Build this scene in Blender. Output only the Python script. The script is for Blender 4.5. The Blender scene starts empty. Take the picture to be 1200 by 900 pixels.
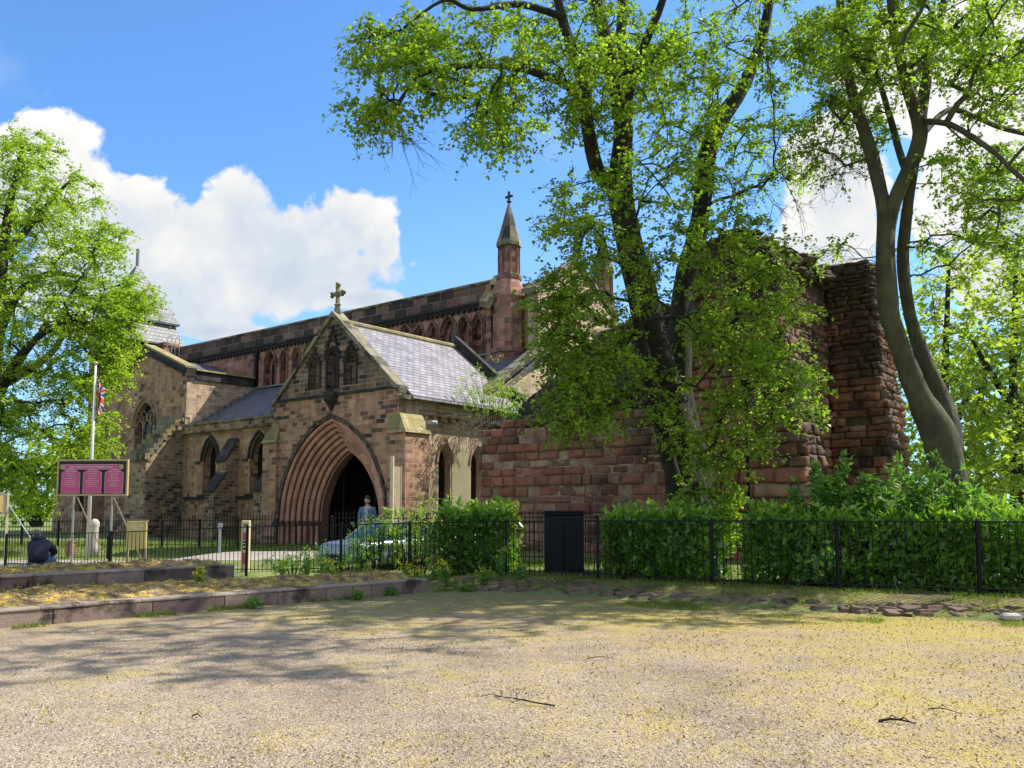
import bpy, math, random
import numpy as np
from mathutils import Vector, Matrix, noise
from mathutils.geometry import tessellate_polygon
random.seed(7); RNG = np.random.default_rng(11)
sc = bpy.context.scene
R = math.radians

# ------------------------------------------------------------------ camera
FPX = 1005.0; PITCH = R(5); PY0 = 510.5; EYE = 1.65
cam = bpy.data.cameras.new('camera'); camo = bpy.data.objects.new('camera', cam)
sc.collection.objects.link(camo); sc.camera = camo
cam.sensor_width = 36; cam.lens = 36*FPX/1200; cam.shift_y = (PY0-450)/1200
cam.clip_end = 3000; cam.clip_start = .1
camo.location = (0, 0, EYE); camo.rotation_euler = (R(90)+PITCH, 0, 0)
# ------------------------------------------------------------------ light
SUN_AZ, SUN_EL = 74.0, 50.0          # azimuth clockwise from +Y
sun = bpy.data.lights.new('sun', 'SUN'); suno = bpy.data.objects.new('sun', sun); sc.collection.objects.link(suno)
sun.energy = 4.0; sun.angle = R(.5); sun.color = (1, .94, .84)
az, el = R(SUN_AZ), R(SUN_EL)
sd = Vector((math.sin(az)*math.cos(el), math.cos(az)*math.cos(el), math.sin(el)))
suno.rotation_euler = sd.to_track_quat('Z', 'Y').to_euler()
sc.view_settings.view_transform = 'Standard'; sc.view_settings.look = 'None'
sc.view_settings.exposure = 0.95; sc.view_settings.gamma = 1
sc.cycles.max_bounces = 6; sc.cycles.transparent_max_bounces = 6
SKY_STRENGTH = 0.14

# ------------------------------------------------------------------ node helpers
class N:
    def __init__(s, nt): s.nt = nt; s.n = nt.nodes; s.l = nt.links
    def new(s, t, **k):
        n = s.n.new(t)
        for a, b in k.items():
            setattr(n, a, b)
        return n
    def put(s, sock, v):
        if isinstance(v, bpy.types.NodeSocket): s.l.new(v, sock)
        else:
            if isinstance(v, tuple) and len(v) == 3 and sock.type == 'RGBA': v = (*v, 1)
            sock.default_value = v
    def m(s, op, a, b=0.0, c=None, clamp=False):
        n = s.new('ShaderNodeMath', operation=op); n.use_clamp = clamp
        s.put(n.inputs[0], a); s.put(n.inputs[1], b)
        if c is not None: s.put(n.inputs[2], c)
        return n.outputs[0]
    def mix(s, f, a, b, bt='MIX'):
        n = s.new('ShaderNodeMix', data_type='RGBA', blend_type=bt)
        s.put(n.inputs[0], f); s.put(n.inputs[6], a); s.put(n.inputs[7], b)
        return n.outputs[2]
    def noise(s, vec, scale, detail=4, rough=.55, out=0, dist=0.):
        n = s.new('ShaderNodeTexNoise'); s.put(n.inputs['Vector'], vec)
        n.inputs['Scale'].default_value = scale; n.inputs['Detail'].default_value = detail
        n.inputs['Roughness'].default_value = rough; n.inputs['Distortion'].default_value = dist
        return n.outputs[out]
    def ramp(s, f, stops, interp='LINEAR'):
        n = s.new('ShaderNodeValToRGB'); n.color_ramp.interpolation = interp
        e = n.color_ramp.elements
        while len(e) < len(stops): e.new(.5)
        for i, (p, c) in enumerate(stops):
            e[i].position = p; e[i].color = (*c, 1) if isinstance(c, tuple) else (c, c, c, 1)
        s.put(n.inputs[0], f); return n.outputs[0]
    def vor(s, vec, scale, out='Distance', feature='F1', rnd=1.):
        n = s.new('ShaderNodeTexVoronoi', feature=feature); s.put(n.inputs['Vector'], vec)
        n.inputs['Scale'].default_value = scale; n.inputs['Randomness'].default_value = rnd
        return n.outputs[out]
    def mr(s, v, a, b, c=0., d=1.):
        n = s.new('ShaderNodeMapRange'); s.put(n.inputs[0], v)
        for i, q in zip((1, 2, 3, 4), (a, b, c, d)): n.inputs[i].default_value = q
        return n.outputs[0]
    def bump(s, h, dist=.01, strength=1., nrm=None):
        n = s.new('ShaderNodeBump'); n.inputs['Strength'].default_value = strength
        n.inputs['Distance'].default_value = dist; s.put(n.inputs['Height'], h)
        if nrm is not None: s.put(n.inputs['Normal'], nrm)
        return n.outputs[0]
    def sep(s, v):
        n = s.new('ShaderNodeSeparateXYZ'); s.put(n.inputs[0], v); return n.outputs

def material(name):
    m = bpy.data.materials.new(name); m.use_nodes = True
    k = N(m.node_tree); b = m.node_tree.nodes['Principled BSDF']
    return m, k, b
def vadd(k, a, b):
    n = k.new('ShaderNodeVectorMath', operation='ADD'); k.put(n.inputs[0], a); k.put(n.inputs[1], b); return n.outputs[0]
def vscale(k, a, s_):
    n = k.new('ShaderNodeVectorMath', operation='SCALE'); k.put(n.inputs[0], a); n.inputs['Scale'].default_value = s_; return n.outputs[0]

# ------------------------------------------------------------------ sky world with clouds
w = bpy.data.worlds.new('World'); sc.world = w; w.use_nodes = True
k = N(w.node_tree); bg = w.node_tree.nodes['Background']
sky = k.new('ShaderNodeTexSky', sky_type='NISHITA'); sky.sun_disc = False
sky.sun_elevation = el; sky.sun_rotation = az; sky.air_density = 1.0; sky.dust_density = .6; sky.ozone_density = 2.6
tc = k.new('ShaderNodeTexCoord').outputs['Generated']
X, Y, Z = k.sep(tc)
yy = k.m('MAXIMUM', Y, .12)
U = k.m('DIVIDE', X, yy); V = k.m('DIVIDE', Z, yy)
cb = k.new('ShaderNodeCombineXYZ'); k.put(cb.inputs[0], U); k.put(cb.inputs[1], V); uv = cb.outputs[0]
n1 = k.noise(uv, 6.5, 10, .62); n2 = k.noise(uv, 16, 6, .6)
wv = vadd(k, uv, vscale(k, vadd(k, k.noise(uv, 9, 4, .6, 1), (-.5, -.5, -.5)), .10))
def billow(sc_):
    n = k.new('ShaderNodeTexVoronoi', feature='SMOOTH_F1'); k.put(n.inputs['Vector'], wv); n.inputs['Scale'].default_value = sc_; n.inputs['Smoothness'].default_value = .35
    return k.m('SUBTRACT', .5, n.outputs['Distance'])
bil = k.m('ADD', k.m('MULTIPLY', billow(9.), .38), k.m('ADD', k.m('MULTIPLY', billow(22.), .32), k.m('MULTIPLY', billow(50.), .16)))
blobs = [(270,250,55,70),(400,255,62,48),(225,262,60,45),(340,275,60,50),(330,315,150,48),(215,335,120,60),(30,150,75,38),(130,250,100,58),(20,210,110,75),
         (250,385,55,14),(420,345,60,14),(100,330,130,60),(440,275,28,40),
         (990,200,70,110),(1110,70,130,85),(1190,190,110,120),(960,300,70,40),(1250,60,120,160),(1350,300,250,90),(-250,300,260,60)]
mask = None
for (px, py, rx, ry) in blobs:
    a = k.m('MULTIPLY', k.m('SUBTRACT', U, (px-600)/FPX), FPX/rx)
    b = k.m('MULTIPLY', k.m('SUBTRACT', V, (598-py)/FPX*1.0), FPX/ry)
    q = k.m('SUBTRACT', 1., k.m('SQRT', k.m('ADD', k.m('MULTIPLY', a, a), k.m('MULTIPLY', b, b))))
    mask = q if mask is None else k.m('SMOOTH_MAX', mask, q, .25)
edge = k.m('ADD', mask, k.m('ADD', bil, k.m('ADD', k.m('MULTIPLY', k.m('SUBTRACT', n1, .5), .8), k.m('MULTIPLY', k.m('SUBTRACT', n2, .5), .8))))
cm = k.mr(edge, -.04, .12)
hi = k.noise(uv, 3.2, 6, .55)
cirr = k.m('MULTIPLY', k.mr(hi, .56, .85), .35)
cm = k.m('MAXIMUM', cm, k.m('MULTIPLY', cirr, k.mr(V, .0, .3)))
shade = k.m('ADD', k.m('ADD', k.m('MULTIPLY', k.m('SUBTRACT', n1, .5), .9), k.m('MULTIPLY', bil, .8)), k.m('MULTIPLY', k.m('SUBTRACT', V, .28), 2.4))
shade = k.m('SUBTRACT', k.m('ADD', shade, .62), k.m('MULTIPLY', mask, .35))
ccol = k.ramp(shade, [(.0, (2.0, 2.35, 2.85)), (.4, (2.65, 2.9, 3.2)), (.7, (3.4, 3.4, 3.35)), (1., (4.0, 3.95, 3.85))])
skc = k.mix(1., sky.outputs[0], (.50, .74, .97), 'MULTIPLY')
haze = k.mr(V, .0, .40, .30, .0)
skc = k.mix(haze, skc, (2.6, 3.4, 4.3))
col = k.mix(cm, skc, ccol)
# unseen cloud added overhead and behind the viewer to raise and warm ambient light
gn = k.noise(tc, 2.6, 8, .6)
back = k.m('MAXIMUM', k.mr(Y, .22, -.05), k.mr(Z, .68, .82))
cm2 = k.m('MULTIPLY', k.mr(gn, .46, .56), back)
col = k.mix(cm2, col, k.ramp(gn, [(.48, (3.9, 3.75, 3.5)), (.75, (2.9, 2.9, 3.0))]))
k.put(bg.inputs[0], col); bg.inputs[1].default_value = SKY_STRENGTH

# ------------------------------------------------------------------ pixel ray helper
def ray(px, py):
    a = (px-600)/FPX; b = -(py-PY0)/FPX
    return Vector((a, math.cos(PITCH)-b*math.sin(PITCH), math.sin(PITCH)+b*math.cos(PITCH)))
def at(px, py, Y):
    r = ray(px, py); t = Y/r.y
    return Vector((r.x*t, Y, EYE+r.z*t))

# ------------------------------------------------------------------ mesh helpers
COL = sc.collection
def tag(o, label=None, cat=None, group=None, kind=None):
    if label: o['label'] = label
    if cat: o['category'] = cat
    if group: o['group'] = group
    if kind: o['kind'] = kind
    return o
def empty(name, loc=(0, 0, 0), rz=0, label=None, cat=None, group=None):
    o = bpy.data.objects.new(name, None); COL.objects.link(o); o.location = loc; o.rotation_euler = (0, 0, rz)
    o.empty_display_size = .2
    return tag(o, label, cat, group)
class MB:
    def __init__(s): s.v = []; s.f = []; s.mi = []; s.cur = 0; s.M = Matrix.Identity(4)
    def add(s, vs, fs, mi=None):
        b = len(s.v); s.v += [s.M @ Vector(p) for p in vs]; s.f += [tuple(b+i for i in f) for f in fs]
        s.mi += [s.cur if mi is None else mi]*len(fs)
    def box(s, x0, x1, y0, y1, z0, z1, bev=0.):
        if bev <= 0:
            vs = [(x, y, z) for z in (z0, z1) for y in (y0, y1) for x in (x0, x1)]
            s.add(vs, [(0,2,3,1),(4,5,7,6),(0,1,5,4),(2,6,7,3),(0,4,6,2),(1,3,7,5)])
        else:   # chamfered box
            b = min(bev, (x1-x0)*.45, (y1-y0)*.45, (z1-z0)*.45); vs = []; fs = []
            for zs in ((z0, 0), (z0+b, 1), (z1-b, 1), (z1, 0)):
                i = 0 if zs[1] else b
                c = 0 if not zs[1] else 0
                X0, X1, Y0, Y1 = x0+i, x1-i, y0+i, y1-i; q = b*.8
                if zs[1] == 0: q = b*.4
                vs += [(X0+q,Y0,zs[0]),(X1-q,Y0,zs[0]),(X1,Y0+q,zs[0]),(X1,Y1-q,zs[0]),(X1-q,Y1,zs[0]),(X0+q,Y1,zs[0]),(X0,Y1-q,zs[0]),(X0,Y0+q,zs[0])]
            for r in range(3):
                for j in range(8): a = r*8+j; c = r*8+(j+1) % 8; fs.append((a, c, c+8, a+8))
            fs.append(tuple(range(7, -1, -1))); fs.append(tuple(range(24, 32)))
            s.add(vs, fs)
    def prism(s, poly, P, depth):       # poly: 2D list, P(a,b,c)->3D, depth along c
        n = len(poly)
        vs = [P(a, b, 0) for a, b in poly]+[P(a, b, depth) for a, b in poly]
        tri = tessellate_polygon([[Vector((a, b, 0)) for a, b in poly]])
        fs = [t for t in tri]+[(t[2]+n, t[1]+n, t[0]+n) for t in tri]
        fs += [(i, (i+1) % n, (i+1) % n+n, i+n) for i in range(n)]
        s.add(vs, fs)
    def holed(s, outer, holes, P, depth, recess=None, back=None):
        """wall slab with openings; c=0 outer face; recess: reveal depth; back: material index of the panel behind"""
        loops = [outer]+holes
        vs = []; 
        for L in loops: vs += [(a, b) for a, b in L]
        tri = tessellate_polygon([[Vector((a, b, 0)) for a, b in L] for L in loops])
        s.add([P(a, b, 0) for a, b in vs], list(tri))
        n = len(outer)
        s.add([P(a, b, 0) for a, b in outer]+[P(a, b, depth) for a, b in outer],
              [(i, (i+1) % n, (i+1) % n+n, i+n) for i in range(n)])
        if recess is None:
            s.add([P(a, b, depth) for a, b in vs], [tuple(reversed(t)) for t in tri]); rd = depth
        else: rd = recess
        for L in holes:
            m = len(L)
            s.add([P(a, b, 0) for a, b in L]+[P(a, b, rd) for a, b in L], [(i, (i+1) % m, (i+1) % m+m, i+m) for i in range(m)])
            if recess is not None:
                t2 = tessellate_polygon([[Vector((a, b, 0)) for a, b in L]])
                s.add([P(a, b, rd) for a, b in L], list(t2), back)
        if recess is not None:
            t2 = tessellate_polygon([[Vector((a, b, 0)) for a, b in outer]])
            s.add([P(a, b, depth) for a, b in outer], [tuple(reversed(t)) for t in t2])
    def tube(s, pts, r, n=8, cap=True, flat=1.):
        pts = [Vector(p) for p in pts]; L = len(pts)
        if not hasattr(r, '__len__'): r = [r]*L
        vs = []; ref = None
        for i, p in enumerate(pts):
            d = (pts[min(i+1, L-1)]-pts[max(i-1, 0)])
            if d.length < 1e-9: d = Vector((0, 0, 1))
            d.normalize()
            if ref is None: ref = Vector((1, 0, 0)) if abs(d.x) < .9 else Vector((0, 1, 0))
            a = (ref-d*ref.dot(d)).normalized(); b = d.cross(a); ref = a
            for j in range(n):
                t = 2*math.pi*j/n; vs.append(p+(a*math.cos(t)+b*math.sin(t)*flat)*r[i])
        fs = [(i*n+j, i*n+(j+1) % n, (i+1)*n+(j+1) % n, (i+1)*n+j) for i in range(L-1) for j in range(n)]
        if cap: fs += [tuple(range(n-1, -1, -1)), tuple(range((L-1)*n, L*n))]
        s.add(vs, fs)
    def lathe(s, prof, c=(0, 0), n=16):
        vs = [(c[0]+r*math.cos(2*math.pi*j/n), c[1]+r*math.sin(2*math.pi*j/n), z) for r, z in prof for j in range(n)]
        L = len(prof)
        fs = [(i*n+j, i*n+(j+1) % n, (i+1)*n+(j+1) % n, (i+1)*n+j) for i in range(L-1) for j in range(n)]
        fs += [tuple(range(n-1, -1, -1)), tuple(range((L-1)*n, L*n))]
        s.add(vs, fs)
    def ball(s, c, r, n=12, m=8):
        rx, ry, rz = r if hasattr(r, '__len__') else (r, r, r)
        vs = [(c[0], c[1], c[2]-rz)]
        for i in range(1, m):
            t = math.pi*i/m
            vs += [(c[0]+rx*math.sin(t)*math.cos(2*math.pi*j/n), c[1]+ry*math.sin(t)*math.sin(2*math.pi*j/n), c[2]-rz*math.cos(t)) for j in range(n)]
        vs.append((c[0], c[1], c[2]+rz)); T = len(vs)-1
        fs = [(0, 1+(j+1) % n, 1+j) for j in range(n)]
        fs += [(1+i*n+j, 1+i*n+(j+1) % n, 1+(i+1)*n+(j+1) % n, 1+(i+1)*n+j) for i in range(m-2) for j in range(n)]
        fs += [(T, 1+(m-2)*n+j, 1+(m-2)*n+(j+1) % n) for j in range(n)]
        s.add(vs, fs)
    def build(s, name, mats, parent=None, smooth=False, uv=True):
        me = bpy.data.meshes.new(name)
        me.from_pydata([tuple(p) for p in s.v], [], s.f)
        if not isinstance(mats, (list, tuple)): mats = [mats]
        for m in mats: me.materials.append(m)
        me.polygons.foreach_set('material_index', s.mi)
        me.update()
        # consistent outward normals
        import bmesh
        bm = bmesh.new(); bm.from_mesh(me); bmesh.ops.recalc_face_normals(bm, faces=bm.faces); bm.to_mesh(me); bm.free()
        if uv:
            L = me.uv_layers.new(name='UVMap'); data = np.zeros(len(me.loops)*2, dtype=np.float32)
            for p in me.polygons:
                nn = p.normal
                if abs(nn.z) > .92: tx = Vector((1, 0, 0)); ty = Vector((0, 1, 0))
                else:
                    tx = Vector((0, 0, 1)).cross(nn).normalized(); ty = nn.cross(tx)
                    if abs(nn.z) < .3: ty = Vector((0, 0, 1))
                for li in p.loop_indices:
                    co = me.vertices[me.loops[li].vertex_index].co
                    data[2*li] = co.dot(tx); data[2*li+1] = co.dot(ty)
            L.data.foreach_set('uv', data)
        if smooth: me.polygons.foreach_set('use_smooth', [True]*len(me.polygons))
        o = bpy.data.objects.new(name, me); COL.objects.link(o)
        if parent: o.parent = parent
        return o
def np_obj(name, verts, quads, mat, parent=None, smooth=False):
    me = bpy.data.meshes.new(name); nv, nf = len(verts), len(quads); kk = quads.shape[1]
    me.vertices.add(nv); me.vertices.foreach_set('co', verts.astype(np.float32).ravel())
    me.loops.add(nf*kk); me.loops.foreach_set('vertex_index', quads.astype(np.int32).ravel())
    me.polygons.add(nf); me.polygons.foreach_set('loop_start', np.arange(0, nf*kk, kk, dtype=np.int32))
    if smooth: me.polygons.foreach_set('use_smooth', np.ones(nf, dtype=bool))
    for m in (mat if isinstance(mat, list) else [mat]): me.materials.append(m)
    me.update(calc_edges=True); me.validate()
    o = bpy.data.objects.new(name, me); COL.objects.link(o)
    if parent: o.parent = parent
    return o
def copy_tree(o, parent=None):
    c = o.copy(); COL.objects.link(c); c.parent = parent
    for ch in list(o.children): copy_tree(ch, c)
    return c
def fr(ox, oy, ang=0., oz=0.):
    """frame P(a,z,c): a along direction ang, c to the left-hand inward normal"""
    ca, sa = math.cos(ang), math.sin(ang)
    return lambda a, b, c: (ox+a*ca-c*sa, oy+a*sa+c*ca, oz+b)
def arch(cx, w, zs, rise, zb, n=10):
    """pointed opening outline"""
    c = (rise*rise-w*w)/(2*w); Rr = w+c; t = math.atan2(rise, c)
    pts = [(cx-w, zb)]
    pts += [(cx+c-Rr*math.cos(t*i/n), zs+Rr*math.sin(t*i/n)) for i in range(n+1)]
    pts += [(cx-c+Rr*math.cos(t*(n-i)/n), zs+Rr*math.sin(t*(n-i)/n)) for i in range(1, n+1)]
    pts += [(cx+w, zb)]
    if zb == zs: pts = pts[1:-1]
    return pts
def offs_arch(cx, w, zs, rise, zb, e, n=10): return arch(cx, w+e, zs, rise+e*1.15, zb, n)

# ------------------------------------------------------------------ materials
def stone(name, pal, bw=.42, rh=.16, mortar=(.33, .27, .2), mw=.009, soot=.45, soot_col=(.018, .016, .014), bump=.012, lichen=0.):
    m, k, b = material(name)
    uvn = k.new('ShaderNodeUVMap').outputs[0]; obj = k.new('ShaderNodeTexCoord').outputs['Object']
    wob = vscale(k, vadd(k, k.noise(uvn, 3., 3, .6, 1), (-.5, -.5, -.5)), .035)
    vv = vadd(k, uvn, wob)
    br = k.new('ShaderNodeTexBrick'); k.put(br.inputs['Vector'], vv)
    br.offset = .5; br.squash = .72; br.squash_frequency = 3; br.offset_frequency = 2
    for nm, q in (('Color1', (0, 0, 0, 1)), ('Color2', (1, 1, 1, 1)), ('Mortar', (.5, .5, .5, 1)), ('Scale', 1.), ('Mortar Size', mw), ('Mortar Smooth', .35), ('Bias', 0.), ('Brick Width', bw), ('Row Height', rh)):
        br.inputs[nm].default_value = q
    rnd = br.outputs['Color']; fac = br.outputs['Fac']
    base = k.ramp(rnd, [(i/(len(pal)-1), c) for i, c in enumerate(pal)])
    lo = k.noise(obj, .45, 4, .6); mid = k.noise(obj, 2.2, 5, .6); fine = k.noise(obj, 28, 5, .65)
    base = k.mix(1., base, k.ramp(mid, [(.25, .62), (.5, 1.), (.8, 1.35)]), 'MULTIPLY')
    base = k.mix(1., base, k.ramp(fine, [(.25, .78), (.75, 1.25)]), 'MULTIPLY')
    # soot: blackened blocks, in patches
    sb = k.m('ADD', k.m('MULTIPLY', k.m('FRACT', k.m('MULTIPLY', rnd, 7.31)), .65), k.m('MULTIPLY', lo, .9))
    sm = k.mr(k.m('ADD', sb, k.m('MULTIPLY', mid, .35)), 1.24-soot*.75, 1.56-soot*.75)
    base = k.mix(k.m('MULTIPLY', sm, .9), base, soot_col)
    mp = k.new('ShaderNodeMapping'); mp.inputs['Scale'].default_value = (2.4, .16, 1); k.put(mp.inputs[0], uvn)
    stv = k.noise(mp.outputs[0], 1.6, 5, .65)
    base = k.mix(1., base, k.ramp(stv, [(.3, .55), (.48, 1.), (.7, 1.15)]), 'MULTIPLY')
    mcol = k.mix(k.m('MULTIPLY', k.mr(lo, .45, .7), .75), mortar, tuple(c*.25 for c in mortar))
    base = k.mix(k.m('MULTIPLY', fac, k.mr(k.noise(obj, 1.1, 4, .6), .3, .6, .35, 1.)), base, mcol)
    if lichen > 0:
        lm = k.m('MULTIPLY', k.mr(k.noise(obj, 1.6, 6, .68), .62-lichen*.3, .72-lichen*.3), .85)
        base = k.mix(lm, base, k.mix(k.noise(obj, 9, 3), (.14, .13, .045), (.34, .29, .10)))
    k.put(b.inputs['Base Color'], base); b.inputs['Roughness'].default_value = .92
    h = k.m('ADD', k.m('MULTIPLY', fac, -1.), k.m('MULTIPLY', fine, .45)); h = k.m('ADD', h, k.m('MULTIPLY', rnd, .35)); h = k.m('ADD', h, k.m('MULTIPLY', mid, .5))
    k.put(b.inputs['Normal'], k.bump(h, bump))
    return m
M = {}
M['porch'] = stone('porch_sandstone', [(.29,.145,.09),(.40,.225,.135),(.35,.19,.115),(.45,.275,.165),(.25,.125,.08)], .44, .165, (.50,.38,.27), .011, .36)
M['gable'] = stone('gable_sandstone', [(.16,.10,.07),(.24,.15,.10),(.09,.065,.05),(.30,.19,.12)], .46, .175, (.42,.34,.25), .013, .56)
M['pale'] = stone('sunlit_side_sandstone', [(.42,.30,.185),(.50,.38,.25),(.44,.295,.19),(.47,.36,.24)], .46, .17, (.48,.38,.28), .009, .12)  # lighter copy of the wall stone for east sides; sunlight put into the colour
M['nave'] = stone('nave_sandstone', [(.32,.145,.10),(.39,.19,.13),(.26,.115,.08),(.43,.24,.165)], .62, .27, (.33,.25,.19), .010, .28)
M['parapet'] = stone('parapet_sandstone', [(.16,.09,.075),(.22,.12,.095),(.09,.06,.05),(.27,.16,.12)], .95, .42, (.45,.38,.3), .014, .55)
M['aisle'] = stone('aisle_sandstone', [(.34,.19,.115),(.42,.27,.16),(.30,.145,.095),(.45,.31,.19)], .42, .2, (.33,.26,.19), .008, .22)
M['transept'] = stone('transept_sandstone', [(.34,.18,.105),(.42,.25,.145),(.28,.145,.09),(.44,.28,.17)], .55, .24, (.36,.28,.2), .010, .32)
M['buttress'] = stone('buttress_sandstone', [(.28,.17,.105),(.35,.23,.145),(.20,.13,.09),(.40,.29,.18)], .4, .17, (.42,.35,.27), .012, .42, lichen=.12)
M['coping'] = stone('coping_stone', [(.16,.14,.11),(.24,.21,.16),(.11,.1,.08)], 1.1, .6, (.1,.09,.08), .01, .55, lichen=.45)
M['lichen'] = stone('lichen_coping', [(.30,.25,.10),(.34,.28,.14),(.26,.22,.12)], .9, .5, (.1,.09,.07), .01, .15, lichen=.55)
M['dark'] = stone('blackened_stone', [(.045,.04,.035),(.08,.065,.055),(.03,.027,.025)], .8, .4, (.06,.05,.045), .008, .8)
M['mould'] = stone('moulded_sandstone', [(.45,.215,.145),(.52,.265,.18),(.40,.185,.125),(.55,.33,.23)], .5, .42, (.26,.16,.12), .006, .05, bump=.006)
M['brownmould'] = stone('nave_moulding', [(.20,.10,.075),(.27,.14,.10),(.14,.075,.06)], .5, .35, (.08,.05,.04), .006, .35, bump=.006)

M['recess'] = stone('hollow_shade_sandstone', [(.20,.10,.075),(.24,.125,.09)], .5, .42, (.15,.09,.07), .006, .1, bump=.006)  # darker copy of the moulding stone; shade painted into the hollows
M['hoodstone'] = stone('hood_stone', [(.12,.085,.065),(.20,.14,.10),(.07,.055,.045)], .4, .3, (.1,.08,.06), .01, .5)
def slate(name, c1, c2, rh=.22):
    m, k, b = material(name)
    uvn = k.new('ShaderNodeUVMap').outputs[0]; obj = k.new('ShaderNodeTexCoord').outputs['Object']
    vv = vadd(k, uvn, vscale(k, k.noise(uvn, 4., 2, .5, 1), .02))
    br = k.new('ShaderNodeTexBrick'); k.put(br.inputs['Vector'], vv)
    for nm, q in (('Color1', (0, 0, 0, 1)), ('Color2', (1, 1, 1, 1)), ('Mortar', (.5, .5, .5, 1)), ('Scale', 1.), ('Mortar Size', .014), ('Mortar Smooth', .3), ('Brick Width', .34), ('Row Height', rh)):
        br.inputs[nm].default_value = q
    base = k.mix(br.outputs['Color'], c1, c2)
    base = k.mix(1., base, k.ramp(k.noise(obj, 1.3, 5, .6), [(.3, .75), (.7, 1.2)]), 'MULTIPLY')
    base = k.mix(k.mr(k.noise(obj, 5, 5, .7), .62, .75), base, (.2, .19, .12))
    base = k.mix(br.outputs['Fac'], base, (.03, .03, .033))
    k.put(b.inputs['Base Color'], base); b.inputs['Roughness'].default_value = .55
    # each slate tips up to its lower edge
    vz = k.sep(vv)[1]; saw = k.m('SUBTRACT', 1., k.m('FRACT', k.m('DIVIDE', vz, rh)))
    h = k.m('ADD', k.m('MULTIPLY', saw, 1.), k.m('ADD', k.m('MULTIPLY', br.outputs['Fac'], -.8), k.m('MULTIPLY', br.outputs['Color'], .4)))
    k.put(b.inputs['Normal'], k.bump(h, .02)); return m
M['slate'] = slate('lilac_slate', (.20,.18,.195), (.31,.285,.30))
M['slate2'] = slate('blue_slate', (.085,.09,.11), (.15,.155,.18), .25)
M['slate3'] = slate('spire_slate', (.11,.11,.115), (.16,.16,.16), .3)

def plain(name, col, rough=.6, metal=0., var=.15, scale=6., bump=0., spec=.5, coat=0.):
    m, k, b = material(name)
    obj = k.new('ShaderNodeTexCoord').outputs['Object']
    n = k.noise(obj, scale, 5, .6)
    k.put(b.inputs['Base Color'], k.mix(1., col, k.ramp(n, [(.2, 1-var), (.8, 1+var)]), 'MULTIPLY'))
    b.inputs['Roughness'].default_value = rough; b.inputs['Metallic'].default_value = metal
    b.inputs['Specular IOR Level'].default_value = spec; b.inputs['Coat Weight'].default_value = coat
    if bump: k.put(b.inputs['Normal'], k.bump(k.noise(obj, scale*4, 4, .6), bump))
    return m
M['render'] = plain('buff_render', (.30,.26,.15), .95, var=.15, scale=2, bump=.006)
M['iron'] = plain('black_iron', (.006,.006,.007), .6, 0, .3, spec=.2)
M['glass'] = plain('leaded_glass', (.012,.013,.016), .18, 0, .3, 3., .004)
M['lead'] = plain('lead_grey', (.16,.17,.18), .5)
M['steel'] = plain('galvanised_steel', (.35,.36,.37), .45, .6)
M['board_black'] = plain('black_board', (.008,.006,.006), .6)
M['frame'] = plain('ochre_frame', (.45,.33,.17), .55)
M['magenta'] = plain('magenta_panel', (.52,.07,.2), .5, var=.08)
M['pinkline'] = plain('pale_pink_lettering', (.75,.5,.55), .6)
M['white'] = plain('white_paint', (.55,.55,.52), .5)
M['cream'] = plain('cream_paint', (.62,.50,.30), .6)
M['ochre'] = plain('ochre_panel', (.55,.40,.15), .6, var=.25, scale=3)
M['red'] = plain('red_panel', (.5,.06,.05), .5)
M['blue'] = plain('blue_flag', (.03,.05,.25), .7)
M['postwood'] = plain('weathered_wood', (.28,.22,.14), .8, var=.3)
M['palestone'] = plain('pale_weathered_stone', (.45,.42,.36), .9, var=.4, bump=.02)
M['redstone'] = plain('red_stone', (.28,.12,.07), .9, bump=.02)
M['cab'] = plain('navy_cabinet_paint', (.005,.006,.010), .6, var=.3, scale=2, spec=.25)
M['carpaint'] = plain('silver_blue_paint', (.19,.225,.28), .35, .3, .03, 2., coat=.6)
M['carglass'] = plain('car_glass', (.02,.04,.07), .08, var=.05)
M['rubber'] = plain('tyre_rubber', (.015,.015,.015), .8)
M['navycloth'] = plain('navy_padded_cloth', (.006,.009,.03), .85, var=.3, scale=10, bump=.015)
M['denim'] = plain('denim', (.10,.15,.27), .9, var=.25, scale=14, bump=.005)
M['jeans'] = plain('dark_jeans', (.04,.07,.13), .9, var=.25, scale=14)
M['skin'] = plain('skin', (.50,.29,.20), .55, var=.06)
M['greyknit'] = plain('grey_knit', (.16,.15,.14), .95, var=.4, scale=40, bump=.01)
M['blackknit'] = plain('black_knit', (.012,.012,.015), .95, var=.3, scale=40)
M['tee'] = plain('pale_blue_shirt', (.35,.45,.6), .9)
M['hair'] = plain('brown_hair', (.03,.018,.012), .6)
M['darkin'] = plain('louvre_oak_and_porch_shade', (.03,.018,.012), .8, var=.4)  # louvres, and the near-black that stands for shade in the porch

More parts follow.
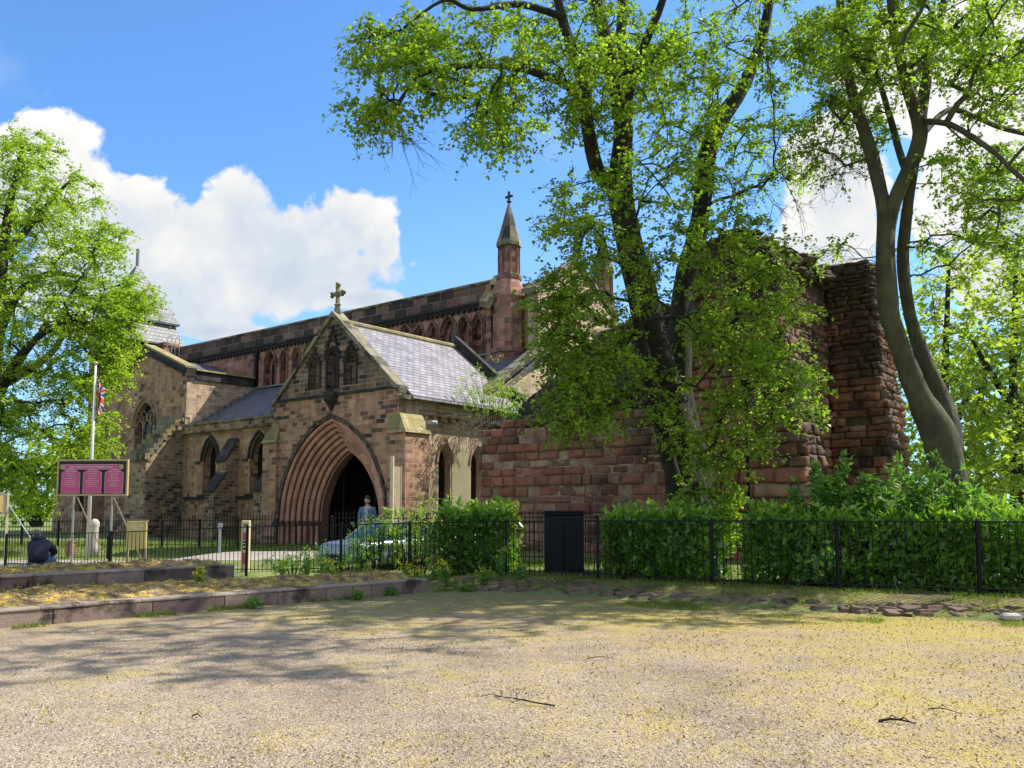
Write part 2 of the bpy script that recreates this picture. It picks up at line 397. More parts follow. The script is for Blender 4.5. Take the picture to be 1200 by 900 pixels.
def leafmat(name, c1, c2, trans=.45, tcol=None, rough=.5, spec=.35, extra=None):
    m, k, b = material(name)
    g = k.new('ShaderNodeNewGeometry'); r = g.outputs['Random Per Island']; obj = k.new('ShaderNodeTexCoord').outputs['Object']
    c = k.mix(r, c1, c2)
    c = k.mix(1., c, k.ramp(k.noise(obj, .7, 3), [(.3, .75), (.7, 1.2)]), 'MULTIPLY')
    if extra: c = k.mix(k.m('GREATER_THAN', k.m('FRACT', k.m('MULTIPLY', r, 17.)), .82), c, extra)
    k.put(b.inputs['Base Color'], c); b.inputs['Roughness'].default_value = rough; b.inputs['Specular IOR Level'].default_value = spec
    t = k.new('ShaderNodeBsdfTranslucent'); k.put(t.inputs[0], k.mix(1., c, tcol or (1.5, 1.6, .5), 'MULTIPLY'))
    mx = k.new('ShaderNodeMixShader'); mx.inputs[0].default_value = trans
    k.l.new(b.outputs[0], mx.inputs[1]); k.l.new(t.outputs[0], mx.inputs[2])
    k.l.new(mx.outputs[0], m.node_tree.nodes['Material Output'].inputs[0]); return m
M['limeleaf'] = leafmat('lime_leaf', (.22,.35,.03), (.37,.48,.05), .5, tcol=(1.4, 1.5, .5))
M['midleaf'] = leafmat('lime_leaf_mid', (.17,.285,.03), (.33,.43,.055), .5, tcol=(1.35, 1.5, .5))
M['bgleaf'] = leafmat('far_leaf', (.22,.32,.05), (.36,.43,.09), .55)
M['laurel'] = leafmat('laurel_leaf', (.07,.185,.022), (.20,.35,.05), .35, rough=.3, spec=.6)
M['lightshrub'] = leafmat('light_shrub_leaf', (.20,.34,.06), (.36,.48,.12), .45)
M['elder'] = leafmat('elder_leaf', (.10,.24,.05), (.22,.38,.09), .4)
M['grass'] = leafmat('grass_blade', (.10,.17,.025), (.22,.27,.05), .4)
M['moss'] = leafmat('moss_tuft', (.34,.24,.04), (.50,.38,.06), .15, extra=(.20,.13,.07), rough=.9)
M['litter'] = leafmat('dry_flecks', (.38,.29,.08), (.24,.16,.08), .1, rough=.9)
M['petal'] = leafmat('yellow_petal', (.7,.55,.02), (.8,.68,.05), .3)

def barkmat(name, c1, c2, green=.3):
    m, k, b = material(name)
    obj = k.new('ShaderNodeTexCoord').outputs['Object']
    mp = k.new('ShaderNodeMapping'); mp.inputs['Scale'].default_value = (1, 1, .22); k.put(mp.inputs[0], obj)
    n = k.noise(mp.outputs[0], 16, 6, .65, dist=.6); n2 = k.noise(obj, 2., 4)
    c = k.mix(n, c1, c2); c = k.mix(k.m('MULTIPLY', k.mr(n2, .42, .62), green), c, (.11, .12, .045))
    c = k.mix(k.mr(n, .3, .42, .7, 0.), c, tuple(q*.3 for q in c1))
    k.put(b.inputs['Base Color'], c); b.inputs['Roughness'].default_value = .95
    k.put(b.inputs['Normal'], k.bump(n, .07)); return m
M['bark'] = barkmat('dark_bark', (.010,.008,.006), (.036,.028,.02), .2)
M['bark3'] = barkmat('grey_green_bark', (.025,.021,.014), (.10,.083,.053), .6)

# ------------------------------------------------------------------ ground
FENCE = [(8, 25.0, 627), (130, 23.3, 624), (290, 22, 617.5), (400, 20.9, 615), (480, 20, 613.3), (593, 18.8, 611), (700, 17.7, 610.5), (834, 16.1, 610.5), (980, 15.1, 611), (1145, 14.2, 611.5), (1290, 13.5, 612)]
FBOT = [664, 668, 672, 671, 671, 673, 678, 686, 691, 697, 702]
FP = []
for (px, Yd, yt), yb in zip(FENCE, FBOT):
    a = at(px, yt, Yd); b2 = at(px, yb, Yd); FP.append((a.x, Yd, a.z, max(b2.z, -.02)))
def fence_y(x):
    for a, b2 in zip(FP, FP[1:]):
        if x <= b2[0] or b2 is FP[-1]:
            t = (x-a[0])/(b2[0]-a[0]); return a[1]+t*(b2[1]-a[1])
def sst(t): t = max(0., min(1., t)); return t*t*(3-2*t)
def gh(x, y):
    h = .24*sst((x+3.5)/3.5)*sst((y-(fence_y(x)-1.25))/1.0) if x > -4 else 0.
    h = max(h, .30*sst((y-24.5)/3)*sst((x+12)/3))
    h = max(h, .18*sst((y-28)/6))
    if y > fence_y(x)+30: h += 0
    return h+.02*noise.noise((x*.35, y*.35, 0))
def sheet(name, xs, ys, mat, dz=0., mask=None, label=None):
    vs = []; idx = {}; fs = []
    for j in range(len(ys)-1):
        for i in range(len(xs)-1):
            cx, cy = (xs[i]+xs[i+1])/2, (ys[j]+ys[j+1])/2
            if mask and not mask(cx, cy): continue
            f = []
            for a, b2 in ((i, j), (i+1, j), (i+1, j+1), (i, j+1)):
                if (a, b2) not in idx:
                    idx[a, b2] = len(vs); vs.append((xs[a], ys[b2], gh(xs[a], ys[b2])+dz))
                f.append(idx[a, b2])
            fs.append(tuple(f))
    o = np_obj(name, np.array(vs), np.array(fs), mat, smooth=True)
    o['kind'] = 'structure'
    if label: o['label'] = label
    return o
def gravelmat():
    m, k, b = material('gravel'); obj = k.new('ShaderNodeTexCoord').outputs['Object']
    Xc, Yc, Zc = k.sep(obj)
    v1 = k.new('ShaderNodeTexVoronoi'); k.put(v1.inputs['Vector'], obj); v1.inputs['Scale'].default_value = 75
    v2 = k.new('ShaderNodeTexVoronoi'); k.put(v2.inputs['Vector'], obj); v2.inputs['Scale'].default_value = 32
    rc = k.sep(v1.outputs['Color'])[0]; rc2 = k.sep(v2.outputs['Color'])[1]
    g = k.ramp(rc, [(0, (.14,.10,.065)), (.3, (.32,.245,.165)), (.7, (.44,.35,.25)), (1, (.56,.48,.37))])
    g = k.mix(.35, g, k.ramp(rc2, [(0, (.16,.12,.085)), (1, (.46,.38,.28))]))
    lo = k.noise(obj, .42, 5, .6); mid = k.noise(obj, 2.1, 6, .68); fin = k.noise(obj, 14, 5, .7)
    g = k.mix(1., g, k.ramp(lo, [(.3, (.80,.74,.71)), (.7, (1.1,1.08,1.05))]), 'MULTIPLY')
    trk = k.noise(vadd(k, vscale(k, obj, 1.), (0, 0, 0)), .9, 5, .7)
    g = k.mix(1., g, k.ramp(trk, [(.35, .78), (.5, 1.), (.66, 1.12)]), 'MULTIPLY')
    # moss spreading from the right and from the edges
    rt = k.m('ADD', .05, k.m('MULTIPLY', k.mr(Xc, -3., 6.), .20)); fa = k.m('MULTIPLY', k.mr(Yc, 10.5, 16.), .33)
    lf = k.m('MULTIPLY', k.mr(k.m('ADD', k.m('MULTIPLY', Xc, .75), Yc), 5., 2.5), -.25)
    t = k.m('ADD', k.m('ADD', rt, fa), k.m('ADD', lf, k.m('ADD', k.m('MULTIPLY', mid, .75), k.m('MULTIPLY', lo, .75))))
    t = k.m('ADD', t, k.m('MULTIPLY', k.m('SUBTRACT', fin, .5), .7))
    mm = k.mr(t, .84, 1.14); gr = k.mr(k.m('ADD', Yc, k.m('MULTIPLY', mid, 3.)), 14., 17.)
    mcol = k.mix(rc, (.31,.24,.035), (.50,.39,.06)); mcol = k.mix(gr, mcol, k.mix(rc2, (.13,.13,.03), (.28,.25,.07)))
    g = k.mix(k.m('MULTIPLY', mm, .82), g, mcol)
    g = k.mix(k.m('MULTIPLY', k.mr(k.noise(obj, 5.5, 6, .75), .60, .70), .6), g, (.17,.11,.06))
    k.put(b.inputs['Base Color'], g); b.inputs['Roughness'].default_value = .95
    h = k.m('SUBTRACT', 1., v1.outputs['Distance']); h = k.m('ADD', h, k.m('MULTIPLY', v2.outputs['Distance'], -1.2)); h = k.m('ADD', h, k.m('MULTIPLY', fin, .8))
    nb = k.bump(h, .012); nb = k.bump(mid, .05, .6, nb)
    k.put(b.inputs['Normal'], nb); return m
def soilmat(name, ca, cb_, cc, s1=1.2):
    m, k, b = material(name); obj = k.new('ShaderNodeTexCoord').outputs['Object']
    a = k.noise(obj, s1, 6, .65); f = k.noise(obj, 30, 5, .7)
    c = k.ramp(a, [(.38, ca), (.5, cb_), (.62, cc)]); c = k.mix(1., c, k.ramp(f, [(.25, .6), (.75, 1.4)]), 'MULTIPLY')
    k.put(b.inputs['Base Color'], c); b.inputs['Roughness'].default_value = .95
    k.put(b.inputs['Normal'], k.bump(f, .03)); return m
M['gravel'] = gravelmat()
M['yard'] = soilmat('churchyard_turf', (.10,.13,.035), (.15,.19,.045), (.22,.24,.06))
M['path'] = soilmat('pale_path', (.27,.24,.20), (.33,.29,.25), (.38,.34,.29), .6)
M['bank'] = soilmat('mossy_bank', (.10,.075,.05), (.18,.16,.045), (.26,.24,.06), 2.)
xs = [-400, -200, -120, -80, -60, -50, -40]+[-32+.5*i for i in range(129)]+[40, 50, 60, 80, 120, 200, 400]
ys = [-60, -30, -10, 0]+[1+.5*i for i in range(110)]+[60, 70, 90, 130, 200, 320, 600, 1500]
sheet('ground', xs, ys, M['yard'])
xs2 = [-26+.25*i for i in range(200)]; ys2 = [-12+.25*i for i in range(130)]
def court(x, y): return y < fence_y(x)-(.95 if x > -1 else .2)+.12*math.sin(x*2.1)
sheet('gravel_court', xs2, ys2, M['gravel'], .008, court)
sheet('mossy_bank', xs2, ys2, M['bank'], .012, lambda x, y: x > -2.2 and fence_y(x)-1.1+.1*math.sin(x*3.) < y < fence_y(x)+.25)
xs3 = [-32+.5*i for i in range(60)]; ys3 = [22+.25*i for i in range(40)]
sheet('path', xs3, ys3, M['path'], .012, lambda x, y: y > fence_y(x)+.6 and (26.0 < y < 28.6) and x < -4.2)

# ------------------------------------------------------------------ church
TH = R(38.4)
CH = Vector((-3.87, 30.0, 0))
def W(s_, d_, z=0.):
    return Vector((CH.x+s_*math.cos(TH)+d_*math.sin(TH), CH.y-s_*math.sin(TH)+d_*math.cos(TH), z))
church = empty('church', CH, -TH, 'red sandstone parish church with gabled porch, clerestory arcade and pinnacled turret', 'church')
FRONT = lambda d=0., s0=0.: fr(s0, d, 0.)           # a=s, c=+d (inward)
def SIDE(s, d0=0.): return lambda a, b, c: (s-c, d0+a, b)   # faces +s, a = d, c goes to -s

# --- porch
mb = MB(); X0, X1 = -7.4, -.15; CX = -3.78
outer = [(X0, -.4), (X1, -.4), (X1, 5.82), (CX, 9.05), (X0, 5.82)]
hole = arch(CX, 3.06, 1.2, 3.95, -.399, 14)
hole[0] = (hole[0][0], -.38); hole[-1] = (hole[-1][0], -.38)
mb.holed([(X0, -.4), (X1, -.4), (X1, 6.0), (X0, 6.0)], [hole], FRONT(), .35)
# lower clasping buttresses with sloping weatherings
for sx in (1, -1):
    e0, e1 = (X1, .32) if sx > 0 else (X0, -7.88)
    lo_, hi_ = min(e0-sx*.42, e1), max(e0-sx*.42, e1)
    mb.box(lo_+.0, hi_, -.14, 1.05, -.4, 4.4)
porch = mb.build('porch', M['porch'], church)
mb = MB()   # gable above the string, blackened, with three niches
NI = [(CX-1.05, .3, 7.15, .42, 6.35), (CX, .3, 7.35, .52, 6.28), (CX+1.05, .3, 7.15, .42, 6.35)]
mb.holed([(X0+.06, 6.001), (X1-.06, 6.001), (CX, 9.02)], [arch(*n_) for n_ in NI], FRONT(.002), .33, .24, 0)
gable = mb.build('gable', M['gable'], porch)
mb = MB()
for n_ in NI:
    big = n_[0] == CX
    o_ = arch(n_[0], n_[1]+.02, n_[2], n_[3]+.03, n_[4]); i_ = offs_arch(n_[0], n_[1], n_[2], n_[3], n_[4], -.06)
    mb.tube([(a, -.02, b) for a, b in o_[1:-1]], .055, 6)
    for sx in (-1, 1): mb.tube([(n_[0]+sx*(n_[1]+.03), -.03, n_[4]), (n_[0]+sx*(n_[1]+.03), -.03, n_[2])], .05, 8)
    # crocketed canopy above
    top = n_[2]+n_[3]+(.72 if big else .28); zc = n_[2]+.1
    for sx in (-1, 1):
        mb.tube([(n_[0]+sx*(n_[1]+.12), -.06, zc), (n_[0], -.06, top)], .04, 5)
        for q in (.25, .5, .75):
            mb.ball((n_[0]+sx*(n_[1]+.12)*(1-q)+sx*.05, -.08, zc+(top-zc)*q), .06, 6, 4)
    mb.ball((n_[0], -.06, top+.05), (.07, .07, .1), 6, 5)
    if not big:
        mb.tube([(n_[0], -.02, n_[4]), (n_[0], -.02, n_[2]-.1)], .045, 8)
mb.build('niche_canopies', M['dark'], porch)
mb = MB(); mb.lathe([(.15, 6.3), (.14, 6.5), (.11, 6.85), (.13, 7.1), (.10, 7.22), (.05, 7.26), (.075, 7.34), (.07, 7.44), (.02, 7.5)], (CX, .1), 12)
mb.build('statue', M['dark'], porch, smooth=True)
mb = MB(); mb.box(X0-.02, X1+.02, -.09, .0, 5.98, 6.09); mb.lathe([(.05, 5.42), (.1, 5.5), (.16, 5.66), (.3, 5.8), (.34, 6.0), (.34, 6.12)], (CX, -.03), 12)
mb.build('string_course', M['dark'], porch)
mb = MB()   # weatherings of the buttresses
for e in (X1, X0):
    sg = 1 if e == X1 else -1; a0_, a1_ = sorted((e-sg*.42, e+sg*.50))
    mb.add([(e-sg*.44, -.2, 4.38), (e+sg*.55, -.2, 4.38), (e+sg*.55, 1.1, 4.38), (e-sg*.44, 1.1, 4.38),
            (e-sg*.44, -.02, 5.12), (e+sg*.04, -.02, 5.12), (e+sg*.04, 1.1, 5.12), (e-sg*.44, 1.1, 5.12)],
           [(0, 1, 2, 3), (4, 5, 6, 7), (0, 1, 5, 4), (1, 2, 6, 5), (2, 3, 7, 6), (3, 0, 4, 7)])
mb.build('buttress_weathering', M['lichen'], porch)
# arch orders
NO = 7
for q in range(NO):
    t0, t1 = q/NO, (q+1)/NO
    w0 = 3.06+(1.72-3.06)*t0; w1 = 3.06+(1.72-3.06)*t1; h0 = 3.95+(2.72-3.95)*t0; h1 = 3.95+(2.72-3.95)*t1
    d0 = .02+.98*t0; d1 = .02+.98*t1
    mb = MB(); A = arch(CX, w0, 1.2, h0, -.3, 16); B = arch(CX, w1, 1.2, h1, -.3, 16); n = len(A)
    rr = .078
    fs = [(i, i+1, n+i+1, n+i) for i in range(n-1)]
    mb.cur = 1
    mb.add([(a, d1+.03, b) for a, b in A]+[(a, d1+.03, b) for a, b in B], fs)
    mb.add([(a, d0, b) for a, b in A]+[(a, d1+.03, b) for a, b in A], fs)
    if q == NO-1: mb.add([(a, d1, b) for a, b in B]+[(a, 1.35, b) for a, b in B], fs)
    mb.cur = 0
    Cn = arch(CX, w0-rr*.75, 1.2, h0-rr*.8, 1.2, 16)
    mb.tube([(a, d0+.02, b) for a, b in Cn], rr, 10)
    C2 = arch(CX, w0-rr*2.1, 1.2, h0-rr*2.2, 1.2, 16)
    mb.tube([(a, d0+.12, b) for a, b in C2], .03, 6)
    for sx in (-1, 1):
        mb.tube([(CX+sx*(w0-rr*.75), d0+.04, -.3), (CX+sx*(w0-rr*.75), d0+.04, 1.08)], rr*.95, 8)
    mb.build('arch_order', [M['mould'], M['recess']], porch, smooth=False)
for sx in (-1, 1):
    mb = MB()
    for q in range(NO):
        w0 = 3.06+(1.72-3.06)*q/NO
        mb.lathe([(.07, 1.04), (.08, 1.1), (.12, 1.19), (.125, 1.24)], (CX+sx*(w0-.05), .06+.14*q), 10)
    mb.build('capital_band', M['brownmould'], porch)
mb = MB()
A = arch(CX, 3.2, 1.2, 4.10, 1.2, 34); B = arch(CX, 3.07, 1.2, 3.96, 1.2, 34); n = len(A)
for i in range(n-1):
    f1, f2 = -.11-.03*(i % 2), -.08-.02*((i//2) % 2)
    mb.add([(A[i][0], f1, A[i][1]), (A[i+1][0], f1, A[i+1][1]), (B[i+1][0], f2, B[i+1][1]), (B[i][0], f2, B[i][1]),
            (A[i][0], .0, A[i][1]), (A[i+1][0], .0, A[i+1][1]), (B[i+1][0], .0, B[i+1][1]), (B[i][0], .0, B[i][1])],
           [(0, 1, 2, 3), (0, 1, 5, 4), (3, 2, 6, 7)])
for sx in (-1, 1): mb.ball((CX+sx*3.2, -.1, 1.16), (.16, .14, .17), 8, 6)
mb.build('hood_mould', M['hoodstone'], porch)
# side wall (faces +s) with lancets, corbel table
mb = MB()
lan = [arch(2.62, .33, 3.45, .62, 1.3), arch(4.45, .33, 3.45, .62, 1.3)]
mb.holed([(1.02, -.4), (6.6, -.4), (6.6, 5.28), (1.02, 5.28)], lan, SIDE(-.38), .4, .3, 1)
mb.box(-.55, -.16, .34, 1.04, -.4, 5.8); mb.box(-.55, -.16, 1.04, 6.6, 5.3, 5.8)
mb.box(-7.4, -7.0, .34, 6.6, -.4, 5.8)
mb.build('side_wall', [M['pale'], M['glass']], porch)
mb = MB()
for L in ((2.62, .33), (4.45, .33)):
    o_ = arch(L[0], L[1]+.1, 3.45, .78, 3.45)
    mb.tube([(-.36, a, b) for a, b in o_], .06, 6)
mb.box(-.4, -.08, 1.05, 6.6, 5.14, 5.27)
for q in range(11): mb.box(-.36, -.14, 1.3+q*.5, 1.48+q*.5, 4.98, 5.14)
mb.build('corbel_table', M['aisle'], porch)
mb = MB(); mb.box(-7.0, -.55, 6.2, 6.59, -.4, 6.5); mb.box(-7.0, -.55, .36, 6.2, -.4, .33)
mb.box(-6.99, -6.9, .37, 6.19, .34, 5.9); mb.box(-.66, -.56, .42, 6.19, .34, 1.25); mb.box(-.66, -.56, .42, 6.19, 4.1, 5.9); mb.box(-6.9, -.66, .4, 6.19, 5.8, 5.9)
mb.build('inner_wall_and_floor', M['darkin'], porch)  # walls and floor coloured near-black to paint the shade inside the porch
mb = MB(); mb.box(-.384, -.36, 3.02, 4.05, .2, 4.0); o = mb.build('rendered_panel', M['render'], porch); o['label'] = 'smooth olive-buff rendered panel between two lancets'
mb = MB()
for sx in (-.85, .95):
    mb.tube([(CX-.25+sx, 1.6, .3), (CX-.25+sx, 1.6, 4.6)], .035, 6)
mb.build('iron_gate_rails', M['iron'], porch)
# roof + copings
mb = MB(); ez, rz = 5.86, 8.93
for sx in (1, -1):
    e = X1+.32 if sx > 0 else X0-.32; zz = ez-.13
    mb.add([(e, .38, zz), (CX, .38, rz), (CX, 6.9, rz), (e, 6.9, zz), (e, .38, zz-.1), (CX, .38, rz-.1), (CX, 6.9, rz-.1), (e, 6.9, zz-.1)],
           [(0, 1, 2, 3), (4, 7, 6, 5), (0, 3, 7, 4), (0, 4, 5, 1), (3, 2, 6, 7)])
mb.build('roof', M['slate'], porch)
mb = MB(); mb.box(CX-.14, CX+.14, .38, 6.9, rz-.08, rz+.1, .05); mb.build('ridge', M['lichen'], porch)
mb = MB()
mb.box(X1-.02, X1+.26, .0, 6.7, 5.58, 5.74); mb.box(X0-.26, X0+.02, .0, 6.7, 5.58, 5.74)
mb.build('eaves_cornice', M['coping'], porch)
mb = MB()
def rake(mb, xa, za, xb, zb, d0, d1, th=.2, up=.0):
    mb.add([(xa, d0, za), (xb, d0, zb), (xb, d0, zb+th), (xa, d0, za+th), (xa, d1, za), (xb, d1, zb), (xb, d1, zb+th), (xa, d1, za+th)],
           [(0, 1, 2, 3), (4, 7, 6, 5), (0, 4, 5, 1), (3, 2, 6, 7), (0, 3, 7, 4), (1, 5, 6, 2)])
for sx in (1, -1):
    e = X1+.02 if sx > 0 else X0-.02
    rake(mb, e, 5.82, CX, 9.06, -.1, .46, .22)
mb.build('gable_coping', M['coping'], porch)
mb = MB()   # cross finial
mb.lathe([(.16, 9.15), (.13, 9.35), (.1, 9.5), (.14, 9.56), (.07, 9.62), (.06, 9.7)], (CX, .18), 8)
mb.box(CX-.055, CX+.055, .12, .24, 9.6, 10.32); mb.box(CX-.3, CX+.3, .125, .235, 9.92, 10.04)
for (dx, dz) in ((-.3, 0), (.3, 0), (0, .34)):
    for t in range(3):
        aa = t*2.1; mb.ball((CX+dx+.07*math.cos(aa), .18, 9.98+dz+.07*math.sin(aa)), .075, 6, 5)
mb.lathe([(.0, 9.86), (.12, 9.9), (.12, 10.05), (.0, 10.1)], (CX, .18), 8)
mb.build('cross_finial', M['coping'], porch)
mb = MB(); mb.box(-.05, .22, 1.2, 1.28, 4.86, 4.92); mb.box(.1, .42, 1.1, 1.42, 4.72, 4.88, .04); mb.build('floodlight', M['steel'], porch)

# --- north aisle, left of the porch (front d=5.5)
mb = MB()
AW = [(-20.55, .62, 4.35, 1.15, 2.55), (-16.15, .62, 4.35, 1.15, 2.55)]
mb.holed([(-23.2, -.4), (-6.9, -.4), (-6.9, 6.05), (-23.2, 6.05)], [arch(*a) for a in AW], FRONT(5.5), .5, .38, 1)
aisle = mb.build('aisle', [M['aisle'], M['glass']], church)
mb = MB(); mb.box(-23.2, -7.0, 5.3, 5.6, 6.052, 6.42); mb.box(-23.2, -7.0, 5.22, 5.6, 5.98, 6.05); mb.box(-23.2, -7.0, 5.18, 5.64, 6.42, 6.52)
mb.build('aisle_parapet', M['buttress'], aisle)
for a in AW:
    mb = MB(); o_ = arch(a[0], a[1]+.22, a[2], a[3]+.25, a[2]); mb.tube([(p, 5.44, z) for p, z in o_], .08, 6)
    o_ = arch(a[0], a[1]+.03, a[2], a[3]+.04, a[2]); mb.tube([(p, 5.52, z) for p, z in o_], .07, 6)
    mb.box(a[0]-1.4, a[0]-a[1]-.22, 5.4, 5.49, 4.25, 4.37); mb.box(a[0]+a[1]+.22, a[0]+1.2, 5.4, 5.49, 4.25, 4.37)
    mb.build('window_hood', M['dark'], aisle)
for a in AW:
    mb = MB()
    for sx in (-1, 1):
        mb.lathe([(.07, 2.6), (.06, 2.75), (.06, 4.1), (.1, 4.25), (.1, 4.32)], (a[0]+sx*(a[1]+.08), 5.44), 10)
    mb.build('window_shaft', M['mould'], aisle)
    mb = MB()
    for q in (-.31, 0, .31): mb.box(a[0]+q-.012, a[0]+q+.012, 5.83, 5.86, 2.55, 5.2 if q else 5.45)
    for z in (3.0, 3.45, 3.9, 4.35, 4.8): mb.box(a[0]-.6, a[0]+.6, 5.835, 5.855, z, z+.02)
    mb.build('window_bars', M['iron'], aisle)
mb = MB(); mb.box(-23., -7.0, 5.36, 5.51, 2.26, 2.42); mb.box(-21.5, -19.6, 5.3, 5.52, 2.42, 2.53); mb.box(-17.1, -15.2, 5.3, 5.52, 2.42, 2.53)
mb.build('sill_string', M['dark'], aisle)
for cxb in (-18.35, -14.1):     # stepped buttresses
    mb = MB(); wv = .42
    prof = [(5.5, -.4), (5.5, 5.35), (5.35, 5.35), (4.75, 4.35), (4.75, 3.6), (4.1, 2.75), (4.1, -.4)]
    mb.prism(prof, lambda a, b, c, cxb=cxb: (cxb-.42+c, a, b), .84)
    mb.build('stepped_buttress', M['buttress'], aisle)
    mb = MB()
    for (a0_, b0_, a1_, b1_) in ((5.4, 5.5, 4.68, 4.3), (4.75, 3.66, 4.02, 2.7)):
        mb.add([(cxb-.47, a0_, b0_), (cxb+.47, a0_, b0_), (cxb+.47, a1_, b1_), (cxb-.47, a1_, b1_), (cxb-.47, a0_, b0_-.12), (cxb+.47, a0_, b0_-.12), (cxb+.47, a1_, b1_-.12), (cxb-.47, a1_, b1_-.12)],
               [(0, 1, 2, 3), (4, 7, 6, 5), (0, 3, 7, 4), (1, 5, 6, 2), (3, 2, 6, 7), (0, 4, 5, 1)])
    mb.build('buttress_slope', M['dark'], aisle)
mb = MB(); mb.add([(-23.2, 5.64, 6.3), (-.6, 5.64, 6.3), (-.6, 10.12, 9.1), (-23.2, 10.12, 9.1), (-23.2, 5.64, 6.0), (-.6, 5.64, 6.0), (-.6, 10.12, 8.8), (-23.2, 10.12, 8.8)],
                  [(0, 1, 2, 3), (4, 7, 6, 5), (0, 4, 5, 1), (1, 5, 6, 2), (0, 3, 7, 4)])
mb.build('aisle_roof', M['slate2'], aisle)
mb = MB(); rake(mb, -23.2, 9.07, -4.2, 9.07, 9.9, 10.09, .1)
for q in range(10):
    t = q/10; mb.box(-23.12, -22.9, 5.6+4.5*t, 5.6+4.5*(t+.085), 6.36+2.8*t, 6.52+2.8*t)
mb.build('lead_flashing', M['lead'], aisle)
# right-hand bay of the aisle (visible right of the porch) : wall end with coping
mb = MB(); mb.holed([(5.4, -.4), (10.1, -.4), (10.1, 9.0), (5.4, 6.2)], [], SIDE(-.6), .5)
mb.box(-3.4, -1.1, 5.5, 5.9, -.4, 6.2)
mb.build('aisle_end_wall', M['pale'], aisle)
def skew(mb, s0, s1, d0, z0, d1, z1, th=.2):
    mb.add([(s0, d0, z0), (s1, d0, z0), (s1, d1, z1), (s0, d1, z1), (s0, d0, z0+th), (s1, d0, z0+th), (s1, d1, z1+th), (s0, d1, z1+th)],
           [(3, 2, 1, 0), (4, 5, 6, 7), (0, 1, 5, 4), (1, 2, 6, 5), (2, 3, 7, 6), (3, 0, 4, 7)])
mb = MB(); skew(mb, -1.15, -.5, 5.4, 6.35, 9.95, 9.25, .22); mb.build('aisle_coping', M['coping'], aisle)
# the second skew where the porch roof stops against the aisle roof
mb = MB()
for sx in (1,):
    mb.add([(CX, 6.85, 8.9), (X1+.4, 6.85, 5.75), (X1+.4, 6.85, 6.15), (CX, 6.85, 9.42), (CX, 7.15, 8.9), (X1+.4, 7.15, 5.75), (X1+.4, 7.15, 6.15), (CX, 7.15, 9.42)],
           [(0, 1, 2, 3), (4, 7, 6, 5), (3, 2, 6, 7), (1, 5, 6, 2), (0, 3, 7, 4)])
mb.build('verge_coping', M['dark'], aisle)

# --- nave clerestory (front d=10.1)
NB = [-4.15, -7.1, -10.15, -13.2, -21.75, -18.0]; NS = [-6.05, -5.2, -9.15, -8.2, -12.2, -11.3, -14.2, -15.1, -20.4, -19.25]
mb = MB()
holes = [arch(c, .52, 10.45, .85, 9.15) for c in NB if c > -24] + [arch(c, .31, 10.55, .6, 9.15) for c in NS]
mb.holed([(-33.0, 0), (-1.3, 0), (-1.3, 11.5), (-33.0, 11.5)], holes, FRONT(10.1), .6, .32, 0)
nave = mb.build('nave', M['nave'], church)
for c in NB:
    mb = MB(); P_ = FRONT(10.40); mb.prism([(c-.26, 9.15)]+[(c-.26, 10.5), (c-.15, 10.75), (c, 10.9), (c+.15, 10.75), (c+.26, 10.5)]+[(c+.26, 9.15)], P_, .015)
    mb.build('window', M['glass'], nave)
for c, wd, zs_, rs in [(c, .52, 10.45, .85) for c in NB]+[(c, .31, 10.55, .6) for c in NS]:
    mb = MB(); o_ = arch(c, wd+.07, zs_, rs+.09, zs_); mb.tube([(p, 10.05, z) for p, z in o_], .07, 6)
    o_ = arch(c, wd-.07, zs_, rs-.08, zs_); mb.tube([(p, 10.18, z) for p, z in o_], .06, 6)
    for sx in (-1, 1):
        mb.lathe([(.07, 9.15), (.07, 9.25), (.055, 9.3), (.055, zs_-.14), (.1, zs_-.02), (.1, zs_+.04)], (c+sx*(wd+.03), 10.06), 8)
    mb.build('blind_arch', M['brownmould'], nave)
mb = MB(); mb.box(-33.0, -3.3, 9.96, 10.7, 11.502, 11.64); mb.box(-33.1, -3.2, 9.88, 10.72, 11.64, 11.76)
for q in range(82): mb.box(-32.8+q*.36, -32.65+q*.36, 9.96, 10.1, 11.36, 11.5)
mb.build('nave_cornice', M['dark'], nave)
mb = MB(); mb.box(-33.0, -3.3, 10.0, 10.6, 11.761, 12.58); mb.build('nave_parapet', M['parapet'], nave)
mb = MB(); mb.box(-33.1, -3.2, 9.92, 10.68, 12.58, 12.74, .05); mb.build('parapet_coping', M['coping'], nave)
mb = MB(); mb.box(-23.2, -22.96, 9.94, 10.1, 9.2, 11.2); mb.box(-23.3, -22.86, 9.9, 10.1, 11.1, 11.34); mb.build('rainwater_pipe', M['iron'], nave)
mb = MB()
mb.add([(-32, 10.6, 12.4), (-2, 10.6, 12.4), (-2, 12.95, 13.0), (-32, 12.95, 13.0), (-32, 15.5, 12.4), (-2, 15.5, 12.4)], [(0, 1, 2, 3), (3, 2, 5, 4)])
mb.build('nave_roof', M['slate2'], nave)
mb = MB()
for zz in ((-33.4, 8.9),(-32.6, 8.9)):
    pass
for dd in (9.2, 9.75):
    mb.tube([(-32.0, dd, 11.6), (-32.0, dd, 13.25), (-32.0, dd+.1, 13.38), (-31.6, dd+.1, 13.38), (-31.45, dd, 13.25), (-31.45, dd, 11.6)], .025, 5)
mb.build('roof_handrail', M['steel'], nave)
